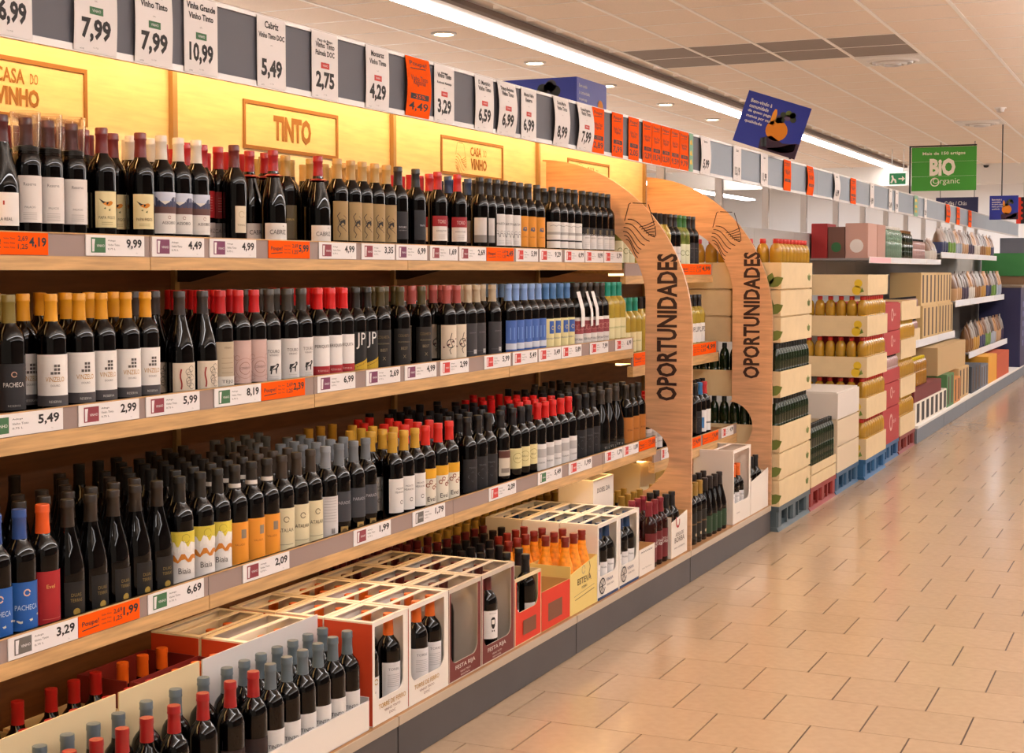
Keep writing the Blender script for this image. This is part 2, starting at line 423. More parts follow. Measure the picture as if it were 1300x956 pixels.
# wooden arches standing across the deck
def arch(Y, label, txt_px):
    t = empty('wooden_arch', (.2, Y, SD), label, 'arch', 'wooden arches')
    out = []
    for i in range(25):                                                      # outer curve: back top to front edge
        a = PI / 2 * i / 24; out.append((-.48 + .838 * math.sin(a) ** 1.0, 1.24 + .862 * math.cos(a)))
    out += [(.358, SD)]
    inn = [(-.42, SD), (-.42, .42)]
    inn += [(.05, .42), (.13, .45), (.19, .50)]
    for i in range(13):                                                      # round notch that lets the lower shelf through
        a = -PI / 3 + (PI / 3 + PI / 2) * i / 12; inn.append((.10 + .143 * math.cos(a), .62 + .143 * math.sin(a) * 1.0))
    inn += [(.117, .77), (.117, 1.40)]
    for i in range(1, 17):
        a = PI / 2 * i / 16; inn.append((-.34 + .457 * math.cos(a), 1.40 + .42 * math.sin(a)))
    inn += [(-.42, 1.82), (-.42, 2.09)]
    poly = out + inn
    b = MB(); b2 = bmesh.new()
    vs0 = [b2.verts.new((x, Y - .008, z)) for x, z in poly]; f = b2.faces.new(vs0)
    r = bmesh.ops.extrude_face_region(b2, geom=[f])
    for e in r['geom']:
        if isinstance(e, bmesh.types.BMVert): e.co.y += .016
    bmesh.ops.recalc_face_normals(b2, faces=b2.faces[:]); bmesh.ops.triangulate(b2, faces=[q for q in b2.faces if len(q.verts) > 4])
    b2.verts.index_update()
    b.add([tuple(q.co) for q in b2.verts], [tuple(q.index for q in p.verts) for p in b2.faces], M_arch); b2.free()
    bo = b.build('board', t)
    (xa, za), (xb, zb) = ony(*txt_px[0], Y), ony(*txt_px[1], Y)               # lettering runs upwards
    xm = (xa + xb) / 2; h = abs(xb - xa); L = zb - za
    b = MB(); b.text('OPORTUNIDADES', lambda u, q: (xm + h / 2 - q, Y - .0095, za + u), mat('print_brown', '#33170f', .6), h=h, w=L, anchor=(0, 0), bold=.03)
    b.build('lettering', bo)
    b = MB(); lx, lz = ony(*txt_px[2], Y)
    glass_logo(b, fy(Y - .0095)(lx, lz), txt_px[3], mat('print_brown'), .0045); b.build('glass_emblem', bo)
arch(YA1, 'nearer wooden arch panel lettered OPORTUNIDADES beside the wine shelves', ((834, 508), (861, 322), (811, 309), .20))
arch(YA2, 'farther wooden arch panel lettered OPORTUNIDADES beside the stacked cartons', ((943.5, 480), (966, 320), (921, 314), .21))

# ================================================================== PRICE CARDS ON THE HEADER
WHITE, ORANGE = flat('#ece7e6', .5), mat('orange_card', '#f75a02', .85, spec=.15)
M_red, M_grn, M_mar, M_pur = flat('#d0403a'), flat('#3f6f48'), flat('#8f3a44'), flat('#7a3a5c')
def header_card(pa, pb, lines, price, chip, kind, curl, label):
    y0 = onx(pa, 150, .004)[0]; y1 = onx(pb, 150, .004)[0]; W = y1 - y0; H = .213; z0 = HB + .004
    m = {'w': WHITE, 'o': ORANGE, 'g': flat('#7fae93')}[kind]
    b = MB(); n = 8
    cx_ = lambda v: -.004 + curl * .03 * math.sin(PI * min(1, max(0, v / H)))
    vv = []
    for i in range(n + 1):
        q = H * i / n; vv += [(cx_(q), y0, z0 + q), (cx_(q), y1, z0 + q)]
    b.add(vv, [(2 * i, 2 * i + 1, 2 * i + 3, 2 * i + 2) for i in range(n)], m)
    b.add([(x - .001, y, z) for x, y, z in vv], [(2 * i, 2 * i + 2, 2 * i + 3, 2 * i + 1) for i in range(n)], m)
    o = b.build('price_card'); tag(o, label, 'price card', 'price cards on the header')
    fn = lambda a, c: (lambda u, q: (cx_(c + q) + .0006, y0 + a + u, z0 + c + q))
    b = MB(); k = M_ink
    if kind == 'w':
        z = H - .035
        for s_, hh in lines:
            hh *= 1.2; b.text(s_, fn(W / 2, z), k, h=hh, w=min(W * .9, len(s_) * hh * .58), bold=.03); z -= hh * 1.4
        b.text('0,75 L', fn(W / 2, z + .002), k, h=.004)
        if chip:
            c = {'g': M_grn, 'r': M_red}[chip]; f = fn(W / 2, .096)
            b.add([f(-.16 * W, 0), f(.16 * W, 0), f(.16 * W, .019), f(-.16 * W, .019)], [(0, 1, 2, 3)], c)
            b.text('VINHO', (lambda f: lambda u, q: tuple(Vector(f(u, q)) + Vector((.0005, 0, 0))))(fn(W / 2, .102)), WHITE, w=.2 * W)
        b.text(price, fn(W / 2, .024), k, h=.062, w=min(W * .82, .112), bold=.04)
        b.text('1 L = 7,32', fn(W / 2, .010), k, h=.004); b.text('ref 0102', fn(W * .18, .004), k, h=.0035)
    elif kind == 'o':
        b.text('Poupe!', fn(W / 2, H - .035), M_ink, w=W * .72, h=.02, bold=.01); b.stroke([(W * .15, 0), (W * .8, .004)], .003, fn(0, H - .042), M_ink)
        b.text('Vinho Tinto', fn(W / 2, H - .085), M_ink, w=W * .7); b.text('Regional', fn(W / 2, H - .105), M_ink, w=W * .5)
        f = fn(W / 2, .062); b.add([f(-.36 * W, 0), f(.4 * W, 0), f(.4 * W, .02), f(-.36 * W, .02)], [(0, 1, 2, 3)], M_ink)
        b.text('-25%', (lambda f: lambda u, q: tuple(Vector(f(u, q)) + Vector((.0005, 0, 0))))(fn(W / 2, .066)), ORANGE, h=.012, w=W * .5)
        b.text(price, fn(W / 2, .018), M_ink, h=.034, w=W * .8, bold=.015)
    else:
        for q in (.04, .09, .15): b.add([fn(0, q)(W * .2, 0), fn(0, q)(W * .8, 0), fn(0, q)(W * .6, .03), fn(0, q)(W * .2, .02)], [(0, 1, 2, 3)], flat('#e2b93a'))
    b.build('lettering', o)
VT = ('Vinho Tinto', .015)
HC = [(-12, 46, [('Reserva', .016)], '16,99', 'g', 'w', 0), (98, 152, [('Terras', .016), VT], '7,99', 'g', 'w', .15), (175, 222, [('Assobio', .017), VT], '7,99', 'g', 'w', .15),
      (238, 280, [('Vinha Grande', .016), VT], '10,99', 'g', 'w', 0), (330, 366, [('Cabriz', .018), ('Vinho Tinto DOC', .014)], '5,49', None, 'w', 0),
      (399, 432, [('Paço do Bispo', .010), VT, ('Palmela DOC', .015)], '2,75', 'r', 'w', 0), (467, 496, [('Monsaraz', .016), VT], '4,29', 'r', 'w', .1),
      (517, 547, [], '4,49', None, 'o', .35), (554, 579, [('Alentejano', .008), VT, ('Regional Alentejo', .01)], '3,29', 'r', 'w', 0), (605, 628, [('D. Martinho', .014), VT], '6,59', 'r', 'w', .15),
      (633, 656, [('Trinca Bolotas', .013), VT], '6,99', 'r', 'w', .4), (664, 683, [('Monte Velho', .013), ('Reserva', .014)], '6,99', 'r', 'w', 0),
      (704, 723, [('Dona Maria', .014), VT], '8,99', None, 'w', .4), (734, 753, [('Grande Reserva', .012), VT], '7,99', 'r', 'w', .5),
      (754, 769, [], '2,89', None, 'o', 0), (779, 793, [], '7,99', None, 'o', 0), (800, 813, [], '2,05', None, 'o', 0),
      (818, 829.5, [], '12,39', None, 'o', 0), (830, 841, [], '18,74', None, 'o', 0), (841.5, 853, [], '12,59', None, 'o', 0), (853.5, 864.5, [], '9,59', None, 'o', 0), (865, 876, [], '9,79', None, 'o', 0),
      (877, 882, [], '', None, 'g', 0), (891, 903, [('Sangria', .014)], '5,99', None, 'w', .3), (933, 943, [('Licor', .016)], '13,19', None, 'w', 0), (968, 977, [('Licor', .014)], '11,99', None, 'w', 0),
      (997, 1006, [], '', None, 'o', .1), (1026, 1034, [], '', None, 'o', .4), (1060, 1067, [('Azeite', .014)], '6,99', None, 'w', .5), (1082, 1089, [], '3,99', None, 'o', 0),
      (1107, 1112, [('Azeite', .012)], '4,99', None, 'w', 0), (1131, 1135, [('Vinagre', .012)], '2,49', None, 'w', 0), (1139, 1143, [('Molho', .012)], '1,99', None, 'w', 0), (1163, 1168, [], '', None, 'g', 0),
      (1176, 1179, [('Mel', .012)], '2,99', None, 'w', 0), (1203, 1208, [], '', None, 'o', .4), (1217, 1221, [], '', None, 'o', .1), (1232, 1236, [], '', None, 'o', .1)]
no = 0
for i, (a, b, ln, pr, chip, kd, cu) in enumerate(HC):
    if kd == 'w': lab = 'white header price card reading %s%s, %s card from the left' % (pr, ' under ' + ln[0][0] if False else '', ORD[i])
    elif kd == 'o': lab = 'orange offer price card%s on the header, %s card from the left' % (' reading ' + pr if pr else '', ORD[i])
    else: lab = 'narrow green leaflet on the header, %s card from the left' % ORD[i]
    header_card(a, b, ln, pr, chip, kd, cu, lab)

# ================================================================== PRICE TAGS ON THE SHELF RAILS
def shelf_tag(X, z0, z1, y0, y1, kind, price, label):
    W, H = y1 - y0, z1 - z0; m = ORANGE if kind == 'o' else WHITE
    b = MB().box(X - .002, X + .0005, y0, y1, z0, z1, m)
    o = b.build('price_tag'); tag(o, label, 'price tag', 'price tags on the shelf rails')
    f = fx(X + .0011); b = MB()
    if kind == 'o':
        b.text('Poupe!', f(y0 + .05 * W, z0 + .38 * H), M_ink, h=.3 * H, w=.27 * W, anchor=(0, 0), bold=.01); b.stroke([(0, 0), (.27 * W, .06 * H)], .0025, f(y0 + .05 * W, z0 + .26 * H), M_ink)
        for k in range(3): b.text('Vinho Tinto', f(y0 + .36 * W, z0 + (.68 - .2 * k) * H), M_ink, h=.08 * H, w=.16 * W, anchor=(0, 0))
        b.text('2,69', f(y0 + .56 * W, z0 + .58 * H), M_ink, h=.26 * H, w=.14 * W, anchor=(0, 0), bold=.01); b.text('1,25', f(y0 + .56 * W, z0 + .22 * H), M_ink, h=.26 * H, w=.14 * W, anchor=(0, 0), bold=.01)
        b.text(price, f(y0 + .72 * W, z0 + .3 * H), M_ink, h=.5 * H, w=.25 * W, anchor=(0, 0), bold=.03)
    else:
        c = {'g': M_grn, 'm': M_mar, 'p': M_pur, 'r': M_red, 'k': flat('#6a6560')}[kind]
        q = f(y0 + .08 * W, z0 + .15 * H); b.add([q(0, 0), q(.24 * W, 0), q(.24 * W, .72 * H), q(0, .72 * H)], [(0, 1, 2, 3)], c)
        g = fx(X + .0015)
        q = g(y0 + .095 * W, z0 + .2 * H); b.add([q(0, 0), q(.035 * W, 0), q(.04 * W, .35 * H), q(.05 * W, .6 * H), q(.0, .6 * H)], [(0, 1, 2, 3, 4)], WHITE)
        b.text('VINHO', g(y0 + .17 * W, z0 + .42 * H), WHITE, w=.13 * W, anchor=(0, 0))
        for k, s_ in enumerate(('Adega', 'Vinho Tinto', '0,75 L')): b.text(s_, f(y0 + .36 * W, z0 + (.68 - .2 * k) * H), M_ink, h=.10 * H, anchor=(0, 0), w=(.2 if k == 1 else .13) * W)
        b.text(price, f(y0 + .68 * W, z0 + .33 * H), M_ink, h=.5 * H, w=.27 * W, anchor=(0, 0), bold=.03)
        b.text('1 L', f(y0 + .85 * W, z0 + .12 * H), M_ink, h=.06 * H, anchor=(0, 0))
    b.build('lettering', o)
TAGS = {'upper': (X1, 1.577, 1.631, 310, [(-30, 61, 'o', '4,19'), (109, 183, 'g', '9,99'), (193, 259, 'p', '4,49'), (266, 325, 'p', '4,99'), (341, 393, 'o', '5,99'), (405, 452, 'm', '4,99'), (459, 501, 'm', '3,35'), (503, 542, 'p', '6,99'), (546, 581, 'm', '1,69'), (583, 617, 'm', '2,69'), (618, 652, 'o', '2,49'), (655, 683, 'r', '5,99'), (685, 713, 'r', '9,29'), (717, 742, 'r', '6,99'), (743, 766, 'r', '10,99'), (767, 790, 'r', '5,79')]),
        'middle': (X2, 1.152, 1.205, 480, [(-25, 79, 'g', '5,49'), (99, 176, 'm', '2,99'), (185, 253, 'm', '5,99'), (272, 331, 'g', '8,19'), (332, 387, 'o', '2,39'), (403, 451, 'p', '6,99'), (465, 508, 'p', '2,69'), (514, 554, 'p', '4,99'), (559, 595, 'r', '2,99'), (615, 648, 'r', '5,99'), (651, 682, 'r', '5,49'), (684, 712, 'r', '3,49'), (713, 738, 'r', '5,89'), (749, 772, 'r', '7,99'), (781, 802, 'r', '6,99')]),
        'lower': (X3, .670, .721, 680, [(8, 97, 'k', '3,29'), (98, 176, 'o', '1,99'), (187, 258, 'g', '6,69'), (308, 367, 'm', '2,09'), (449, 496, 'm', '1,99'), (524, 565, 'k', '1,79'), (621, 655, 'r', '2,09'), (683, 713, 'g', '5,49'), (722, 751, 'r', '1,99'), (768, 790, 'r', '1,79'), (791, 810, 'r', '1,89'), (811, 831, 'o', '1,59')])}
for sh, (X, za, zb, yi, L) in TAGS.items():
    for i, (a, b, kd, pr) in enumerate(L):
        shelf_tag(X, za, zb, onx(a, yi, X)[0], onx(b, yi, X)[0], kd, pr, '%s price tag reading %s on the %s shelf rail, %s from left' % ('orange' if kd == 'o' else 'white', pr, sh, ORD[i]))
for k, (x, zz, L) in enumerate(((XB1, ZB1, [(7.75, 8.4)]), (XB2, ZB2, [(6.96, 7.3), (7.70, 8.38)]), (XB3, ZB3, [(7.05, 7.2), (7.40, 7.72), (7.76, 8.05), (8.12, 8.36)]))):
    for i, (a, b) in enumerate(L):
        shelf_tag(x, zz[1] + .002, zz[2] - .003, a, b, 'r' if (k == 2 and i in (0, 3)) else 'o', '4,99', '%s price tag on the %s rail between the arches, %s from left' % ('white' if (k == 2 and i in (0, 3)) else 'orange', ('upper', 'middle', 'lower')[k], ORD[i]))

# ================================================================== BOTTLES
PROF = {
 'bord': ([(0, .004), (.026, .003), (.033, 0), (.0372, .004), (.0375, .02), (.0375, .186), (.0368, .197), (.033, .211), (.026, .222), (.0185, .231), (.0152, .242), (.0143, .262), (.0141, .284), (.0155, .286), (.0155, .296), (.0138, .300), (0, .300)], .0375),
 'burg': ([(0, .004), (.028, .003), (.036, 0), (.0402, .004), (.0406, .02), (.0406, .125), (.0395, .142), (.0355, .165), (.0285, .192), (.0215, .217), (.0172, .236), (.0152, .255), (.0146, .284), (.0158, .286), (.0158, .296), (.014, .300), (0, .300)], .0406),
 'short': ([(0, .004), (.026, .003), (.036, 0), (.0395, .004), (.040, .02), (.040, .12), (.038, .14), (.030, .165), (.020, .195), (.0145, .22), (.0135, .235), (.0145, .236), (.0145, .246), (0, .247)], .040),
}
def capprof(shape):
    if shape == 'short': return [(.0150, .222), (.0155, .224), (.0155, .247), (.013, .2495), (0, .2495)]
    z0 = .236 if shape == 'bord' else .238
    return [(.0172, z0), (.0166, .247), (.0158, .262), (.0155, .282), (.0170, .2845), (.0170, .288), (.0164, .290), (.0168, .300), (.0155, .3035), (0, .3035)]
def curved(r): return lambda a0, z0: (lambda u, q: ((r + .0011) * math.cos(a0 + u / r), (r + .0011) * math.sin(a0 + u / r), z0 + q))
def label_mesh(shape, spec, name):
    """spec: z0, z1, half angle, paper colour, prints"""
    r = PROF[shape][1] + .0004; b = MB()
    for (z0, z1, ha, colr, prints, rot) in spec:
        dz = .010 if shape == 'bord' and z1 - z0 > .05 else 0; z0 += dz; z1 += dz
        rot = rot * .6 - 36; pm = flat(colr, .55); n = 12; a0 = math.radians(rot); vv = []
        h = math.radians(ha)
        for i in range(n + 1):
            a = a0 - h + 2 * h * i / n; vv += [(r * math.cos(a), r * math.sin(a), z0), (r * math.cos(a), r * math.sin(a), z1)]
        b.add(vv, [(2 * i, 2 * i + 2, 2 * i + 3, 2 * i + 1) for i in range(n)], pm, True)
        fn = curved(r)
        for p in prints:
            if p[0] == 't':
                _, s_, z, hh, cc, wmax = p
                b.text(s_, fn(a0, z0 + z), flat(cc), h=hh, w=wmax)
            elif p[0] == 'r':                                                # printed field
                _, u0, u1, za, zb, cc = p; vv = []; k = 16 if u1 - u0 > .02 else 4
                f2 = lambda u, q: ((r + .0006) * math.cos(a0 + u / r), (r + .0006) * math.sin(a0 + u / r), z0 + q)
                u0 = max(u0, -h * r); u1 = min(u1, h * r)
                for i in range(k + 1):
                    u = u0 + (u1 - u0) * i / k; vv += [f2(u, za), f2(u, zb)]
                b.add(vv, [(2 * i, 2 * i + 2, 2 * i + 3, 2 * i + 1) for i in range(k)], flat(cc), True)
            elif p[0] == 'p':
                f2 = fn(a0, z0); b.add([f2(x, y) for x, y in p[1]], [tuple(range(len(p[1])))], flat(p[2]))
            elif p[0] == 's':
                b.stroke(p[1], p[3], fn(a0, z0), flat(p[2]))
    return b.mesh(name)
def circ(cx, cy, r, n=14, a0=0, a1=2 * PI): return [(cx + r * math.cos(a0 + (a1 - a0) * i / n), cy + r * math.sin(a0 + (a1 - a0) * i / n)) for i in range(n + (1 if a1 - a0 < 6.2 else 0))]
def lines(n, z, dz, w_, c, hh=.0012, u=0): return [('r', u - w_ / 2, u + w_ / 2, z + i * dz, z + i * dz + hh, c) for i in range(n)]
def barcode(u, z, c='#222222'): return [('r', u + i * .0022, u + i * .0022 + (.0012 if i % 3 else .0007), z, z + .016, c) for i in range(7)]
R = .0375; K = '#262220'
BIRD = [('p', [(-.012, .062), (-.004, .058), (.004, .056), (.012, .060), (.016, .066), (.010, .070), (.002, .068), (-.006, .066)], '#d8861c'), ('p', [(-.022, .076), (-.012, .064), (.0, .06), (.004, .066), (-.008, .068)], '#1c1614'),
        ('p', [(-.010, .050), (-.005, .053), (-.004, .048)], '#4d5a2a'), ('p', [(.002, .046), (.008, .05), (.007, .043)], '#4d5a2a')]
BULL = [('p', [(-.014, .030), (-.012, .046), (.004, .047), (.010, .053), (.017, .051), (.016, .044), (.010, .038), (.008, .022), (.005, .022), (.004, .034), (-.006, .033), (-.008, .020), (-.012, .021), (-.011, .031)], '#141212')]
BEARD = [('p', [(-.009, .052), (-.009, .070), (-.004, .077), (.005, .077), (.009, .070), (.009, .052)], '#1b1716'), ('p', [(-.006, .052), (-.006, .068), (.006, .068), (.006, .052)], '#e8e2da'), ('p', [(-.008, .056), (-.008, .046), (-.003, .036), (.003, .036), (.008, .046), (.008, .056), (.003, .052), (-.003, .052)], '#1b1716'),
         ('p', [(-.006, .024), (-.006, .032), (0, .028)], '#1b1716'), ('p', [(.006, .024), (0, .028), (.006, .032)], '#1b1716'), ('r', -.006, -.001, .060, .0625, '#1b1716'), ('r', .001, .006, .060, .0625, '#1b1716')]
def wavy(c, z, amp, th): 
    pts = [(-.045 + .009 * i, z + amp * math.sin(i * 1.7)) for i in range(11)]
    return [('p', [pts[i], pts[i + 1], (pts[i + 1][0], pts[i + 1][1] + th * (1 + .4 * math.sin(i * 2.3))), (pts[i][0], pts[i][1] + th * (1 + .4 * math.sin((i - 1) * 2.3)))], c) for i in range(10)]
ORN = [('s', circ(0, .045, .018), '#8a5a52', .0014), ('s', circ(0, .045, .030, 18), '#a06e66', .001), ('t', 'CONVENTO', .042, .007, '#5a3a36', .032), ('s', [(-.034, .006), (.034, .006), (.034, .084), (-.034, .084), (-.034, .006)], '#9a6a62', .0015)] + [('s', circ(x, y, .007), '#9a6a62', .001) for x in (-.025, .025) for y in (.014, .076)]
DRAW = [('s', [(-.012 + .006 * math.sin(i * 1.9), .01 + .012 * i) for i in range(8)], K, .0022), ('s', [(.004 + .012 * math.cos(i * 1.3), .03 + .009 * i) for i in range(7)], K, .0018), ('s', circ(0, .06, .012), K, .0016), ('p', [(-.01, .05), (.012, .055), (.008, .07), (-.006, .066)], K)]
HORSE = [('s', circ(x, .055, .006), '#444444', .0012) for x in (-.02, 0, .02)] + [('s', [(x - .008, .035), (x - .006, .05), (x + .006, .048), (x + .009, .035)], '#444444', .002) for x in (-.02, 0, .02)]
